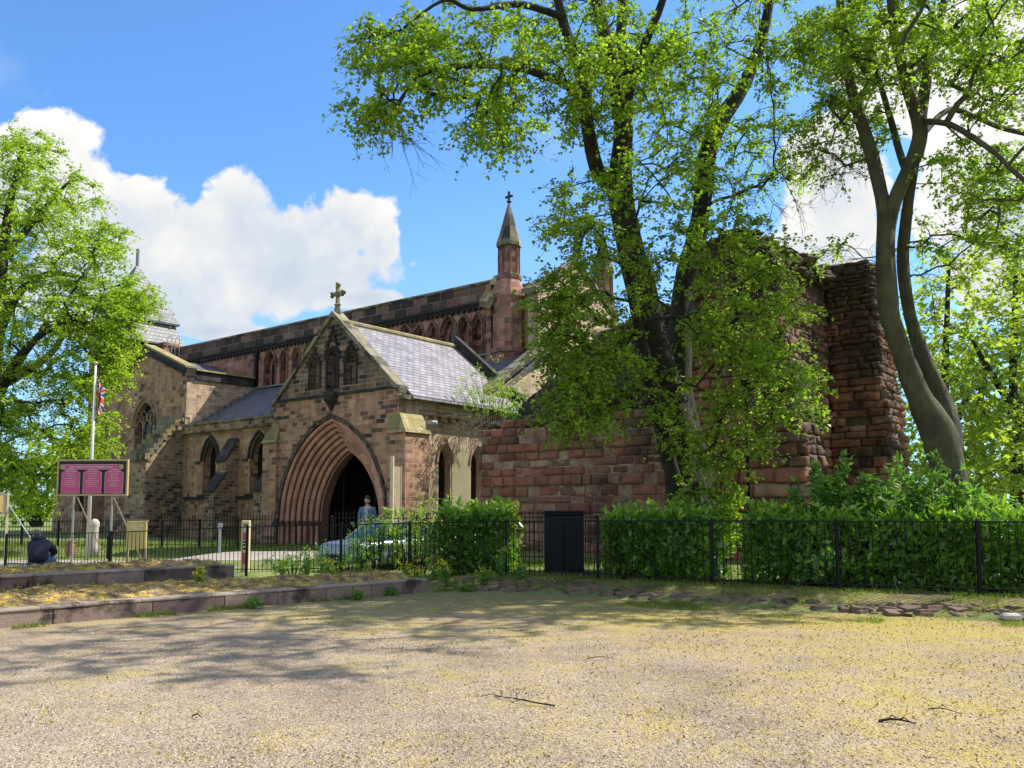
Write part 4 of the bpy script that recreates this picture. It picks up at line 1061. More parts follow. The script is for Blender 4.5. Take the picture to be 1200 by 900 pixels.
# ---- big lime behind the middle of the fence
YT = 20.
limbs = [px_limb([(812, 620, 60), (803, 570, 48), (793, 500, 40), (772, 425, 38), (753, 345, 34), (738, 290, 32), (729, 240, 29), (727, 200, 26), (731, 153, 22), (722, 100, 18, -.3), (711, 50, 15, -.6), (699, 0, 13, -.8), (690, -90, 10, -1), (688, -190, 5, -1)], YT),
         px_limb([(820, 625, 50, .6), (812, 560, 44, .7), (796, 470, 34, .9), (797, 400, 30, 1), (803, 330, 26, 1.2), (815, 280, 23, 1.3), (824, 230, 23, 1.4), (828, 187, 22, 1.5), (844, 142, 20, 1.6), (868, 105, 17, 1.8), (888, 60, 14, 2), (900, 9, 12, 2), (912, -80, 9, 2), (915, -160, 5, 2)], YT),
         px_limb([(802, 600, 22, -.5), (788, 555, 18, -.6), (776, 505, 16, -.7), (762, 445, 14, -.8), (748, 380, 12, -.8), (738, 330, 10, -.7), (735, 290, 8, -.5)], YT),
         px_limb([(727, 215, 22), (703, 205, 18), (690, 155, 16, -.5), (681, 90, 14, -.8), (668, 50, 13, -1), (655, 5, 11, -1.2), (640, -80, 7, -1.3)], YT),
         px_limb([(730, 160, 18), (735, 105, 15, .5), (728, 50, 12, .8), (729, 0, 11, 1), (735, -100, 7, 1)], YT),
         px_limb([(733, 130, 13), (741, 96, 12, -.5), (756, 50, 10, -.9), (775, 4, 9, -1.2), (800, -80, 6, -1.5)], YT),
         px_limb([(685, 118, 12, -.8), (665, 100, 11, -1.2), (645, 91, 10, -1.6), (609, 80, 8, -2.2), (570, 77, 7, -2.6), (534, 78, 6, -3), (492, 89, 4.5, -3.4), (468, 118, 3, -3.6)], YT),
         px_limb([(660, 20, 9, -1.2), (610, 5, 8, -2), (553, 11, 5, -2.6), (520, 0, 4, -3), (470, 35, 3, -3.3)], YT)]
cl = blob_clusters([(560, 70, 105, 75, 66, 18.0, 2.2), (470, 60, 55, 62, 30, 16.8, 1.6), (445, 125, 38, 25, 14, 16.6, 1), (600, 145, 75, 45, 24, 18, 2.5), (690, 245, 50, 60, 26, 18.5, 2.2), (700, 60, 90, 70, 64, 20, 4), (760, 130, 100, 90, 62, 20, 4), (780, 230, 80, 50, 26, 20, 3),
                    (665, 400, 42, 60, 36, 18.6, 1.2), (655, 350, 30, 35, 12, 18.6, 1), (720, 430, 65, 60, 30, 18.8, 1.2), (680, 478, 50, 25, 18, 18.3, .8), (725, 320, 75, 55, 28, 19, 1.5),
                    (850, 60, 110, 80, 64, 21, 3.5), (880, 180, 70, 70, 28, 21, 2), (865, 290, 65, 40, 24, 19, 1.5), (870, 370, 78, 55, 40, 18.6, 1.4), (890, 450, 78, 50, 38, 18.4, 1.4), (850, 520, 65, 28, 20, 18.2, 1), (820, 590, 40, 20, 6, 18.6, .5), (780, 450, 40, 50, 7, 18.4, .8),
                    (600, -90, 180, 90, 40, 19, 4), (760, -120, 170, 90, 50, 20, 4.5), (880, -60, 90, 70, 16, 21, 3), (750, -230, 120, 60, 24, 20, 4)], YT, 2.5, 1)
bare = blob_clusters([(450, 150, 28, 14, 3, 16.6, .5), (915, 200, 45, 45, 7, 21, 1.5), (850, 235, 30, 20, 3, 20, 1)], YT, 1, 5)
make_tree('lime_tree', limbs, cl, .092, M['midleaf'], M['bark'], 'tall twin-stemmed lime tree with dark trunks growing before the ruined wall', bare=bare, twigs=6, perleaf=19, twiglen=.62)

# ---- right hand tree
YR = 18.
limbs = [px_limb([(1124, 640, 50), (1118, 595, 42), (1113, 565, 39), (1106, 530, 40), (1096, 500, 36), (1079, 470, 27), (1064, 433, 25), (1047, 383, 23), (1040, 345, 22), (1038, 300, 21), (1038, 262, 21), (1032, 227, 16), (1018, 169, 15, .3), (1002, 120, 12, .6), (991, 67, 10, .8), (984, 0, 9, 1), (975, -90, 6, 1)], YR),
         px_limb([(1039, 278, 17), (1047, 238, 17, -.1), (1060, 207, 16, -.2), (1073, 178, 18, -.3), (1078, 147, 17, -.4), (1063, 102, 12, -.5), (1049, 44, 10, -.8), (1044, 0, 9, -1), (1035, -100, 6, -1.2)], YR),
         px_limb([(1078, 150, 14, -.4), (1085, 98, 12, -.2), (1093, 49, 11, 0), (1107, 0, 9, .2), (1120, -100, 6, .3)], YR),
         px_limb([(1117, 575, 20, .1), (1114, 540, 27, .2), (1110, 500, 27, .4), (1101, 462, 20, .6), (1087, 430, 17, .7), (1073, 390, 15, .8), (1063, 350, 14, .8), (1058, 305, 13, .7), (1061, 260, 13, .5), (1067, 215, 12, .3), (1073, 180, 11, 0)], YR),
         px_limb([(1062, 200, 11, 0), (1056, 185, 9, .5), (1042, 133, 7, .9), (1022, 71, 6, 1.2), (1002, 40, 5, 1.4), (985, 20, 3, 1.5)], YR),
         px_limb([(1080, 142, 8, -.4), (1100, 143, 7, -1), (1120, 149, 7, -1.5), (1164, 178, 6, -2), (1200, 211, 5.5, -2.3), (1260, 245, 4, -2.6)], YR),
         px_limb([(1075, 165, 8, 0), (1111, 129, 7, .8), (1145, 138, 6, 1.2), (1178, 151, 6, 1.6), (1240, 165, 5, 2)], YR)]
cl = blob_clusters([(985, 60, 55, 65, 36, 19, 2), (1010, 30, 60, 50, 30, 18, 3), (1060, 50, 60, 60, 26, 18, 3), (1130, 50, 75, 60, 46, 18, 3), (1180, 90, 60, 50, 24, 17, 2), (1170, 240, 55, 60, 30, 17.5, 2), (1130, 190, 55, 45, 14, 18, 2), (985, 160, 50, 55, 16, 19, 1.5), (1010, 150, 45, 50, 10, 19, 1.5), (1100, 260, 40, 40, 8, 18.5, 1.2), (990, 285, 14, 10, 1, 18, .5),
                    (1050, -90, 140, 80, 44, 18, 4), (1200, -60, 100, 100, 36, 18, 4), (1100, -200, 120, 60, 26, 18, 4), (1280, 100, 70, 120, 40, 17, 3)], YR, 2.5, 2)
rs_ = np.random.default_rng(77)
for _ in range(70): cl.append(np.array([rs_.uniform(3.2, 8.6), rs_.uniform(11.2, 15.2), rs_.uniform(10.8, 14.5)]))
bare = blob_clusters([(960, 200, 40, 60, 9, 18.5, 1), (1000, 290, 45, 40, 3, 18, 1), (1090, 300, 30, 40, 3, 18, 1), (975, 130, 40, 50, 4, 19, 1)], YR, 1, 6)
make_tree('lime_tree', limbs, cl, .09, M['midleaf'], M['bark3'], 'forked lime tree with grey-green leaning trunk at right, behind the hedge', bare=bare, twigs=6, perleaf=17, twiglen=.6)

# ---- bright tree at the left, before the transept
YL = 33.5
limbs = [px_limb([(-20, 640, 30), (-22, 560, 26), (-16, 480, 24), (-5, 400, 18), (0, 330, 14), (8, 260, 10), (20, 200, 6), (28, 165, 4)], YL),
         px_limb([(-20, 500, 16), (10, 440, 12, -1), (45, 395, 8, -1.6), (90, 370, 5, -2)], YL),
         px_limb([(-5, 400, 13), (20, 345, 9, .8), (60, 320, 7, 1.5), (110, 330, 4, 2)], YL),
         px_limb([(5, 300, 9), (35, 265, 7, .5), (60, 235, 5, .8), (85, 210, 3, 1)], YL),
         px_limb([(-15, 460, 12), (40, 430, 9, 1.5), (70, 400, 6, 2), (75, 360, 4, 2.2)], YL),
         px_limb([(-12, 430, 12), (-60, 350, 9, 1.5), (-90, 280, 6, 2)], YL)]
cl = blob_clusters([(125, 285, 26, 26, 22, 33, 2), (150, 352, 34, 26, 30, 33, 2), (135, 400, 30, 30, 22, 33, 2), (28, 185, 42, 38, 44, 33.5, 2.6), (70, 235, 50, 38, 40, 33.5, 3), (20, 270, 70, 60, 70, 33.5, 3.5), (95, 300, 38, 38, 32, 33.5, 3), (-40, 300, 80, 110, 70, 33.5, 4), (110, 365, 66, 40, 80, 32.9, 2.5), (40, 360, 80, 50, 80, 33, 3.5), (20, 450, 85, 50, 90, 32.5, 3.2), (110, 430, 42, 40, 56, 32.5, 2.2),
                    (50, 520, 75, 40, 80, 32.1, 2.6), (110, 510, 32, 40, 30, 32.1, 1.6), (20, 565, 60, 20, 30, 31.9, 2), (-60, 480, 90, 90, 60, 33.5, 4)], YL, 3, 3)
make_tree('lime_tree', limbs, cl, .10, M['limeleaf'], M['bark'], 'bright green sunlit tree at the left, leafy down to the church sign', twigs=6, perleaf=19, twiglen=.75, droop=.3)

# ---- background trees
def bgtree(px, Yd, ytop, ybase, halfw, n, label, leaf=.2, mat='bgleaf', seed=1, hole=1.):
    z0 = gh(at(px, 600, Yd).x, Yd); base = at(px, 598, Yd); 
    limbs_ = [px_limb([(px, ybase, 18), (px+4, (ybase+ytop)/2+40, 13), (px-3, (ybase+ytop)/2, 9), (px+2, ytop+30, 4)], Yd),
              px_limb([(px+2, (ybase+ytop)/2+50, 10), (px+halfw*.4, (ybase+ytop)/2, 7, 1), (px+halfw*.7, (ybase+ytop)/2-40, 3, 2)], Yd),
              px_limb([(px+2, (ybase+ytop)/2+40, 10), (px-halfw*.4, (ybase+ytop)/2-10, 7, -1), (px-halfw*.7, (ybase+ytop)/2-50, 3, -2)], Yd)]
    H = (ybase-ytop); m = n//5; rx = halfw
    bl_ = [(px, ytop+H*.2, rx*.6, H*.2, m, Yd, 3), (px-rx*.45, ytop+H*.42, rx*.55, H*.22, m, Yd, 4), (px+rx*.45, ytop+H*.42, rx*.55, H*.22, m, Yd, 4), (px-rx*.3, ytop+H*.68, rx*.6, H*.22, m, Yd, 4), (px+rx*.35, ytop+H*.7, rx*.6, H*.22, m, Yd, 4)]
    make_tree('background_tree', limbs_, blob_clusters(bl_, Yd, 4, seed), leaf, M[mat], M['bark'], label, twigs=5, perleaf=11, twiglen=1.3, spread=1.2, group='trees beyond the ruin')
bgtree(1110, 34, 285, 640, 62, 120, 'pale tree just right of the forked trunk, beyond the ruin', seed=11)
bgtree(1190, 30, 250, 640, 75, 150, 'yellow-green tree at the right edge behind the hedge', seed=12)
bgtree(1290, 36, 180, 640, 110, 120, 'tall tree mostly beyond the right edge of the view', seed=13)
bgtree(952, 62, 268, 600, 70, 70, 'distant tree top showing over the ruin between trunk and tower', leaf=.3, seed=14)
bgtree(1150, 60, 400, 630, 120, 110, 'far low leafy tree filling the gap at right below the others', leaf=.34, seed=15)
bgtree(40, 80, 520, 615, 90, 80, 'low trees far behind the bright left tree', leaf=.4, mat='limeleaf', seed=16)
bgtree(-110, 50, 330, 620, 120, 100, 'leafy tree beyond the left edge of the view', leaf=.3, mat='limeleaf', seed=17)

# ------------------------------------------------------------------ hedges and shrubs
def hedge(name, label, poly, ztop, leafsz, n, mat, cat='hedge', depth=1.0, z0=.15, group=None, tuft=.34, density_low=1.):
    """poly: list of (x,y) front line; hedge extends back by depth"""
    P = [np.array(p) for p in poly]; seg = [(a, b, np.linalg.norm(b-a)) for a, b in zip(P, P[1:])]; tot = sum(s_[2] for s_ in seg)
    root = empty(name, (P[0][0], P[0][1], z0), 0, label, cat, group); base = np.array([P[0][0], P[0][1], z0])
    pos = []; nor = []
    Hh = ztop-z0
    def along(t):
        t *= tot
        for a, b, L in seg:
            if t <= L or b is seg[-1][1]:
                d = (b-a)/L; return a+d*t, d
            t -= L
    for q in range(n):
        t = RNG.random(); p, d = along(t); nrm = np.array([d[1], -d[0]])
        lump = .22*noise.noise((p[0]*1.1, p[1]*1.1, 2.))+.12*noise.noise((p[0]*5, 1, 2.))
        r_ = RNG.random()
        if r_ < .62: # front
            h = RNG.random()**.85*Hh; off = -.05+lump+.12*noise.noise((p[0]*2.2, h*2.2, 5.))-RNG.random()**2*.25; q3 = p+nrm*off; nv = np.array([nrm[0], nrm[1], .35])
            pos.append([q3[0], q3[1], z0+h]); nor.append(nv)
        elif r_ < .93: # top
            dd_ = RNG.random()*depth; q3 = p-nrm*dd_; pos.append([q3[0], q3[1], ztop+lump+RNG.normal()*.05-RNG.random()**2*.2]); nor.append(np.array([0, -.3, 1.]))
        else:
            e = P[0] if RNG.random() < .5 else P[-1]; s_ = -1 if e is P[0] else 1; dd_ = RNG.random()*depth; q3 = e-nrm*dd_+d*s_*.05; pos.append([q3[0], q3[1], z0+RNG.random()*Hh]); nor.append(np.array([d[0]*s_, d[1]*s_, .3]))
    pos = np.array(pos)-base; nor = unit(np.array(nor)); ax = nor*.45+RNG.normal(size=(len(pos), 3))*.75+np.array([0, 0, .25])
    V = leaves_np(pos, ax, leafsz, .42, .7, .1); leaf_obj('foliage', V, mat, root)
    # upright new shoots
    ns = int(tot*28); sp = []; sa = []
    acc = Acc()
    for q in range(ns):
        p, d = along(RNG.random()); nrm = np.array([d[1], -d[0]]); q3 = p-nrm*RNG.random()*depth; h = tuft*RNG.uniform(.3, 1)
        b0 = np.array([q3[0], q3[1], ztop-.12]); tip = b0+np.array([RNG.normal()*.06, RNG.normal()*.06, h+.12])
        V2, F2 = tube_np(np.array([b0, (b0+tip)/2, tip])-base, .006, .003, 3); acc.add(V2, F2)
        for u_ in range(8): f_ = RNG.uniform(.3, 1.); sp.append(b0+(tip-b0)*f_); sa.append(np.array([RNG.normal(), RNG.normal(), 1.1]))
    # inner stems
    for q in range(int(tot*10)):
        p, d = along(RNG.random()); nrm = np.array([d[1], -d[0]]); q3 = p-nrm*RNG.uniform(.1, depth); b0 = np.array([q3[0], q3[1], z0-.2]); tip = b0+np.array([RNG.normal()*.25, RNG.normal()*.2, Hh])
        V2, F2 = tube_np(np.array([b0, (b0+tip)/2+RNG.normal(size=3)*.05, tip])-base, .02, .008, 4); acc.add(V2, F2)
    acc.obj('stems', M['bark'], root)
    V = leaves_np(np.array(sp)-base, np.array(sa), leafsz, .42, .6, .1); leaf_obj('young_shoots', V, M['lightlaurel'], root)
    # dense dark inner foliage
    m = int(n*.45); pp = []
    for q in range(m):
        p, d = along(RNG.random()); nrm = np.array([d[1], -d[0]]); q3 = p-nrm*RNG.uniform(.12, depth); pp.append([q3[0], q3[1], z0+RNG.random()*(Hh-.1)])
    V = leaves_np(np.array(pp)-base, RNG.normal(size=(m, 3)), leafsz*1.2, .6, .9, .1); leaf_obj('inner_foliage', V, mat, root)
    return root
M['lightlaurel'] = leafmat('young_laurel_leaf', (.18,.33,.04), (.30,.44,.07), .4, rough=.35, spec=.45)
def gx(px, Yd): return ((px-600)/FPX*Yd*1.0, Yd)
hedge('laurel_hedge', 'clipped laurel hedge block left of the black cabinet', [gx(512, 20.2), gx(585, 19.6)], 1.55, .19, 2300, M['laurel'], depth=1.3, z0=.1)
hedge('laurel_hedge', 'laurel hedge block between the black cabinet and lamp column', [gx(705, 18.1), gx(760, 17.6), gx(824, 17.0)], 1.46, .19, 3300, M['laurel'], depth=1.4, z0=.25)
hedge('laurel_hedge', 'long laurel hedge along the railings at right', [gx(873, 16.7), gx(1000, 15.7), gx(1130, 14.95), gx(1280, 14.3)], 1.48, .18, 7500, M['laurel'], depth=1.5, z0=.25)
def shrub(name, label, px, Yd, ytop, z0, halfw, n, mat, leafsz=.09, stems=14, cat='shrub', asp=.5, spread=.5, loc=None):
    b = Vector((*gx(px, Yd), z0)) if loc is None else Vector(loc); top = at(px, ytop, b.y).z; H = top-b.z
    root = empty(name, b, 0, label, cat); acc = Acc(); LP = []; LA = []
    for q in range(stems):
        a = RNG.uniform(0, 6.28); rr = RNG.random()**.5*halfw; h = H*RNG.uniform(.55, 1.02)*(1-.25*(rr/halfw)**2)
        st = np.array([rr*.35*math.cos(a), rr*.35*math.sin(a), 0]); tip = np.array([rr*math.cos(a), rr*math.sin(a), h])
        mid = (st+tip)/2+np.array([0, 0, .15*h]); ts = np.linspace(0, 1, 7)[:, None]
        path = (1-ts)**2*st+2*ts*(1-ts)*mid+ts**2*tip; V, F = tube_np(path, .014, .004, 4); acc.add(V, F)
        for z in range(max(1, n//stems//8)):
            t = RNG.uniform(.25, 1.0); c = (1-t)**2*st+2*t*(1-t)*mid+t*t*tip; d = unit(np.array([math.cos(a), math.sin(a), .4])+RNG.normal(size=3)*.8); L = .28*RNG.uniform(.5, 1.3)*max(.6, halfw)
            V, F = tube_np(np.array([c, c+d*L]), .004, .002, 3); acc.add(V, F)
            for u_ in range(8): LP.append(c+d*L*RNG.uniform(.2, 1.1)+RNG.normal(size=3)*.02); LA.append(d+RNG.normal(size=3)*.7)
    acc.obj('stems', M['bark'], root)
    V = leaves_np(np.array(LP), np.array(LA), leafsz, asp, .6, .12); leaf_obj('foliage', V, mat, root); return root
shrub('shrub', 'light yellow-green shrub beside the porch arch, left of the clipped laurel', 487, 21.0, 572, .1, 1.0, 2600, M['lightshrub'], .10, 30)
shrub('shrub', 'low leafy shrub in front of the parked car', 445, 21.2, 606, .05, .75, 2200, M['elder'], .08, 26)
shrub('shrub', 'knee-high weedy shrub at the nose of the parked car', 396, 21.3, 640, .05, .7, 1300, M['elder'], .07, 24)
shrub('shrub', 'knee-high weedy shrub right of the cream banner post', 345, 21.6, 645, .02, .7, 900, M['elder'], .07, 22)
shrub('elder_bush', 'tall elder stems with jagged leaves beside the ruin corner', 980, 17.0, 536, .3, .75, 5200, M['elder'], .15, 20, asp=.4)
shrub('elder_bush', 'rounded elder bush rising above the hedge before the battered buttress', 1025, 16.7, 562, .3, .7, 4200, M['elder'], .15, 20, asp=.4)
shrub('elder_bush', 'elder bush at the foot of the forked tree', 1078, 16.4, 538, .25, 1.0, 6400, M['elder'], .15, 26, asp=.4)
shrub('elder_bush', 'elder bush right of the forked tree foot, spilling over the hedge', 1150, 16.0, 562, .25, .8, 4200, M['elder'], .15, 20, asp=.4)
shrub('elder_bush', 'grey-green elder shoot pushing through the railings of the long hedge', 965, 15.35, 640, .3, .5, 420, M['elder'], .13, 8, asp=.36)
shrub('shrub', 'low suckers around the base of the twin-stemmed lime', 835, 19, 545, .25, .75, 1500, M['midleaf'], .13, 14, asp=.8)
bud = W(1.1, 3.6, 5.3)
shrub('self_sown_shrub', 'wispy self-sown shrub growing from the wall top beside the porch roof', 605, bud.y, 422, bud.z, 1.35, 1900, M['lightshrub'], .13, 26, asp=.28, loc=(bud.x, bud.y, 4.7))
shrub('self_sown_shrub', 'small yellow-leaved plant rooted high on the ruined buttress', 975, 25.5, 305, 8.6, .45, 260, M['lightshrub'], .12, 6, loc=tuple(W(12.85, 5.2, 8.7)))
for s_, d_, z_, hw_, tp_, n_, lb_ in ((3.4, 2.6, 4.6, .5, 470, 500, 'small bushy plant on the top of the low ruined wall, nearer the porch'), (5.6, 2.5, 4.7, .6, 462, 600, 'low creeper on the middle of the ruined wall top'), (7.4, 2.5, 4.5, .5, 470, 420, 'small plant on the ruined wall top just left of the dark trunks')):
    q_ = W(s_, d_, z_); shrub('wall_plant', lb_, 640, q_.y, tp_, z_, hw_, n_, M['elder'], .11, 12, loc=tuple(q_))
mb = MB(); c0 = W(.9, 3.2, 0); rnd = random.Random(2)   # roots and dead stems hanging from the shrub
acc = Acc()
for q in range(120):
    a = np.array(W(rnd.uniform(-.2, 1.7), rnd.uniform(2.2, 4.2), rnd.uniform(4.4, 5.2))); e = a+np.array([rnd.uniform(-.9, .1), rnd.uniform(-.5, .2), -rnd.uniform(.5, 1.5)]); m_ = (a+e)/2+np.array([-.1, -.1, .3])
    V, F = tube_np(np.array([a, m_, e]), .012, .004, 3); acc.add(V, F)
ds = acc.obj('dead_stems', M['postwood'], None); tag(ds, 'tangle of dry brown stems hanging off the wall end beside the porch window', 'dead stems', kind=None)

# ------------------------------------------------------------------ near railings
def railing(name, label, pts, spacing, bar_r=.008, post_every=None, spear=False, group=None, post_r=.028, mid_rail=.10):
    """pts: (x,y,ztop,zbot)"""
    base = Vector((pts[0][0], pts[0][1], pts[0][3])); root = empty(name, base, 0, label, 'railing', group)
    O = lambda x, y, z: (x-base.x, y-base.y, z-base.z)
    L = [0]
    for a, b in zip(pts, pts[1:]): L.append(L[-1]+math.hypot(b[0]-a[0], b[1]-a[1]))
    def ev(t):
        for i in range(len(pts)-1):
            if t <= L[i+1] or i == len(pts)-2:
                f = (t-L[i])/(L[i+1]-L[i]); return [pts[i][j]+(pts[i+1][j]-pts[i][j])*f for j in range(4)]
    mb = MB()
    n = int(L[-1]/spacing); rr_ = random.Random(len(label)*13+int(L[-1]*10))
    for i in range(1, n):
        p = ev(i*spacing); up = .14 if spear else -.01
        lx = rr_.uniform(-.008, .008)
        mb.tube([O(p[0]+lx, p[1], p[3]+.03), O(p[0], p[1], p[2]+up)], bar_r, 5)
        if spear: mb.tube([O(p[0], p[1], p[2]+up-.01), O(p[0], p[1], p[2]+up+.07)], [bar_r*1.5, .001], 5)
    mb.build('bars', M['iron'], root)
    N_ = int(L[-1]/1.0)+1; ts = [L[-1]*i/N_ for i in range(N_+1)]
    for off, which, hh in ((0, 2, .012), (mid_rail, 3, .01)):
        mb = MB()
        P = [ev(t) for t in ts]
        for a, b in zip(P, P[1:]):
            za, zb = a[which]+off, b[which]+off; d = Vector((b[0]-a[0], b[1]-a[1], 0)).normalized(); nrm = Vector((-d.y, d.x, 0))*.02
            vs = []
            for p, z in ((a, za), (b, zb)):
                for sx, sz in ((-1, -1), (1, -1), (1, 1), (-1, 1)): vs.append(O(p[0]+nrm.x*sx, p[1]+nrm.y*sx, z+sz*hh))
            mb.add(vs, [(0, 1, 5, 4), (1, 2, 6, 5), (2, 3, 7, 6), (3, 0, 4, 7), (0, 3, 2, 1), (4, 5, 6, 7)])
        mb.build('rail', M['iron'], root)
    if post_every:
        for t in post_every(L):
            p = ev(t); mb = MB(); q = O(p[0], p[1], 0); mb.box(q[0]-post_r, q[0]+post_r, q[1]-post_r, q[1]+post_r, p[3]-.1-base.z, p[2]+.02-base.z)
            mb.ball((q[0], q[1], p[2]+.03-base.z), post_r*.95, 8, 6)
            mb.build('post', M['iron'], root)
    return root
def pp(L): return [L[i] for i in range(len(L)) if i in (0, 1, 2, 3, 4, 5, 6, 7, 8, 9, 10)]
railing('iron_railing', 'low black iron railing with flat top rail running across in front of church and hedges', FP, .128, .0085, pp)
def gate_pts(lst):
    o = []
    for px, yt, yb, Yd in lst:
        a = at(px, yt, Yd); b = at(px, yb, Yd); o.append((a.x, Yd, a.z, b.z))
    return o
railing('spearhead_railing', 'taller black spearheaded railing along the turf below the transept and aisle', gate_pts([(-60, 611, 643, 36), (60, 611, 642, 35.5), (200, 610, 641, 34), (325, 609, 640, 33)]), .125, .011, lambda L: [L[-1]*i/9 for i in range(10)], True, post_r=.03)
railing('spearhead_railing', 'short spearheaded railing across the porch mouth behind the car', gate_pts([(389, 607, 655, 25.6), (450, 607, 660, 24.6), (510, 608, 664, 23.6)]), .14, .011, lambda L: [0, L[-1]], True, post_r=.045)
railing('spearhead_railing', 'spearheaded railing at the foot of the ruined wall behind the cabinet', gate_pts([(560, 607, 655, 24), (640, 606, 657, 22.8), (700, 606, 660, 22.0)]), .13, .010, lambda L: [0, L[-1]], True, post_r=.03)

# ------------------------------------------------------------------ terraced kerb walls on the left with mossy tops
def kerb_wall(label, a, b, zb, zt, th, seed):
    """a,b : world (x,y) ends of the front face"""
    d = Vector((b[0]-a[0], b[1]-a[1], 0)); L = d.length; ang = math.atan2(d.y, d.x)
    root = empty('kerb_wall', (a[0], a[1], 0), ang, label, 'low wall')
    rnd = random.Random(seed); x = 0; mb = MB(); mats = [M['kerbstone'], M['kerbdark']]
    while x < L-.05:
        w_ = rnd.uniform(.85, 1.5); e = min(L, x+w_)
        if L-e < .4: e = L
        mb.cur = 0 if rnd.random() < .7 else 1
        mb.box(x+.004, e-.004, 0+rnd.uniform(-.006, .006), th, zb-.15, zt-.05, .012); x = e
    for v_ in mb.v: v_ += Vector((0, .012*noise.noise((v_.x*3, v_.z*9, seed)), .010*noise.noise((v_.x*4, v_.y*6, seed))))
    mb.build('stone_blocks', mats, root)
    mb = MB(); x = 0
    while x < L-.05:
        e = min(L, x+rnd.uniform(.35, .6)); mb.box(x+.001, e-.001, -.012, th+.01, zt-.05, zt, .014); x = e
    for v_ in mb.v: v_ += Vector((0, .018*noise.noise((v_.x*5, v_.z*9, seed+3)), .012*noise.noise((v_.x*2.2, v_.y*6, seed))))
    mb.build('capping', M['kerbcap'], root); return root
def kmat(name, c1, c2):
    m, k, b = material(name); obj = k.new('ShaderNodeTexCoord').outputs['Object']; g = k.new('ShaderNodeNewGeometry')
    a = k.noise(obj, 3., 6, .65); f = k.noise(obj, 40, 5, .7); c = k.mix(k.m('ADD', k.m('MULTIPLY', g.outputs['Random Per Island'], .6), k.m('MULTIPLY', a, .5)), c1, c2)
    c = k.mix(k.mr(k.noise(obj, 1.7, 6, .7), .5, .62), c, tuple(q*.3 for q in c1)); c = k.mix(k.mr(k.noise(obj, 25, 5, .8), .64, .7), c, (.42,.38,.3))
    k.put(b.inputs['Base Color'], c); b.inputs['Roughness'].default_value = .92; k.put(b.inputs['Normal'], k.bump(k.m('ADD', a, f), .02)); return m
M['kerbstone'] = kmat('kerb_sandstone', (.20,.14,.11), (.32,.235,.18)); M['kerbdark'] = kmat('dark_kerb_sandstone', (.10,.065,.055), (.18,.12,.1)); M['kerbcap'] = kmat('kerb_capping', (.26,.2,.16), (.38,.31,.25))
A0 = at(-120, 752, 10.6); 
w1a = (at(0, 735, 12.1).x-3.2, 12.1-2.55); w1b = (-1.72, 17.6)
# front wall line from (-7.2,12.1) to (-1.72,17.6)
p0 = Vector((-7.2, 12.1)); p1 = Vector((-1.72, 17.6)); dd_ = (p1-p0).normalized(); p00 = p0-dd_*6
kerb_wall('nearer of the two low stone kerb walls, running to the middle of the fence', (p00.x, p00.y), (p1.x, p1.y), 0, .275, .32, 1)
q0 = Vector((-8.75, 14.65)); q1 = Vector((-5.70, 17.8)); qd = (q1-q0).normalized(); q00 = q0-qd*7
kerb_wall('farther low stone kerb wall, the shorter upper step by the seated person', (q00.x, q00.y), (q1.x, q1.y), .2, .55, .30, 2)
M['mossbed'] = soilmat('moss_bed', (.12,.08,.06), (.30,.20,.08), (.55,.40,.05), 5.5)
def mossbed(name, quad, z, n, seed, amp=.11):
    """bilinear bumpy bed over 4 corners, with tufts"""
    q = [np.array(c) for c in quad]; NX, NY = 90, 22; vs = []
    def P(u_, v_):
        b = q[0]*(1-u_)*(1-v_)+q[1]*u_*(1-v_)+q[2]*u_*v_+q[3]*(1-u_)*v_
        e = min(1, min(v_, 1-v_)*8+.15, min(u_, 1-u_)*30+.1)
        return np.array([b[0], b[1], z-.03+e*(.03+amp*(.6+noise.noise((b[0]*2.3, b[1]*2.3, seed))+.6*noise.noise((b[0]*7, b[1]*7, seed))))])
    for j in range(NY+1):
        for i in range(NX+1): vs.append(P(i/NX, j/NY))
    fs = [(j*(NX+1)+i, j*(NX+1)+i+1, (j+1)*(NX+1)+i+1, (j+1)*(NX+1)+i) for j in range(NY) for i in range(NX)]
    V = np.array(vs); F = np.array(fs)
    o = np_obj(name, V, F, [M['mossbed'], M['moss']], smooth=True); tag(o, None, None, None, 'stuff')
    pos = np.array([P(*RNG.random(2)) for _ in range(n)]); ax = RNG.normal(size=(n, 3))+np.array([0, 0, .8])
    T = leaves_np(pos, ax, .055, .35, .8, .1); t = leaf_obj('moss_tufts', T, M['moss']); tag(t, None, None, None, 'stuff')
    return P
n1_ = Vector((-dd_.y, dd_.x)); e1 = p00+n1_*.28; e2 = p1+n1_*.28; 
r1 = Vector((-2.6, 19.0)); 
mossbed('moss', [(e1.x, e1.y), (e2.x, e2.y), (r1.x, r1.y), (q00.x-1.2, q00.y+1.)], .27, 5200, 1)
n2_ = Vector((-qd.y, qd.x)); f1_ = q00+n2_*.26; f2_ = q1+n2_*.26
mossbed('moss', [(f1_.x, f1_.y), (f2_.x, f2_.y), (f2_.x-1.0, f2_.y+.9), (f1_.x-1.3, f1_.y+1.35)], .54, 3600, 2)

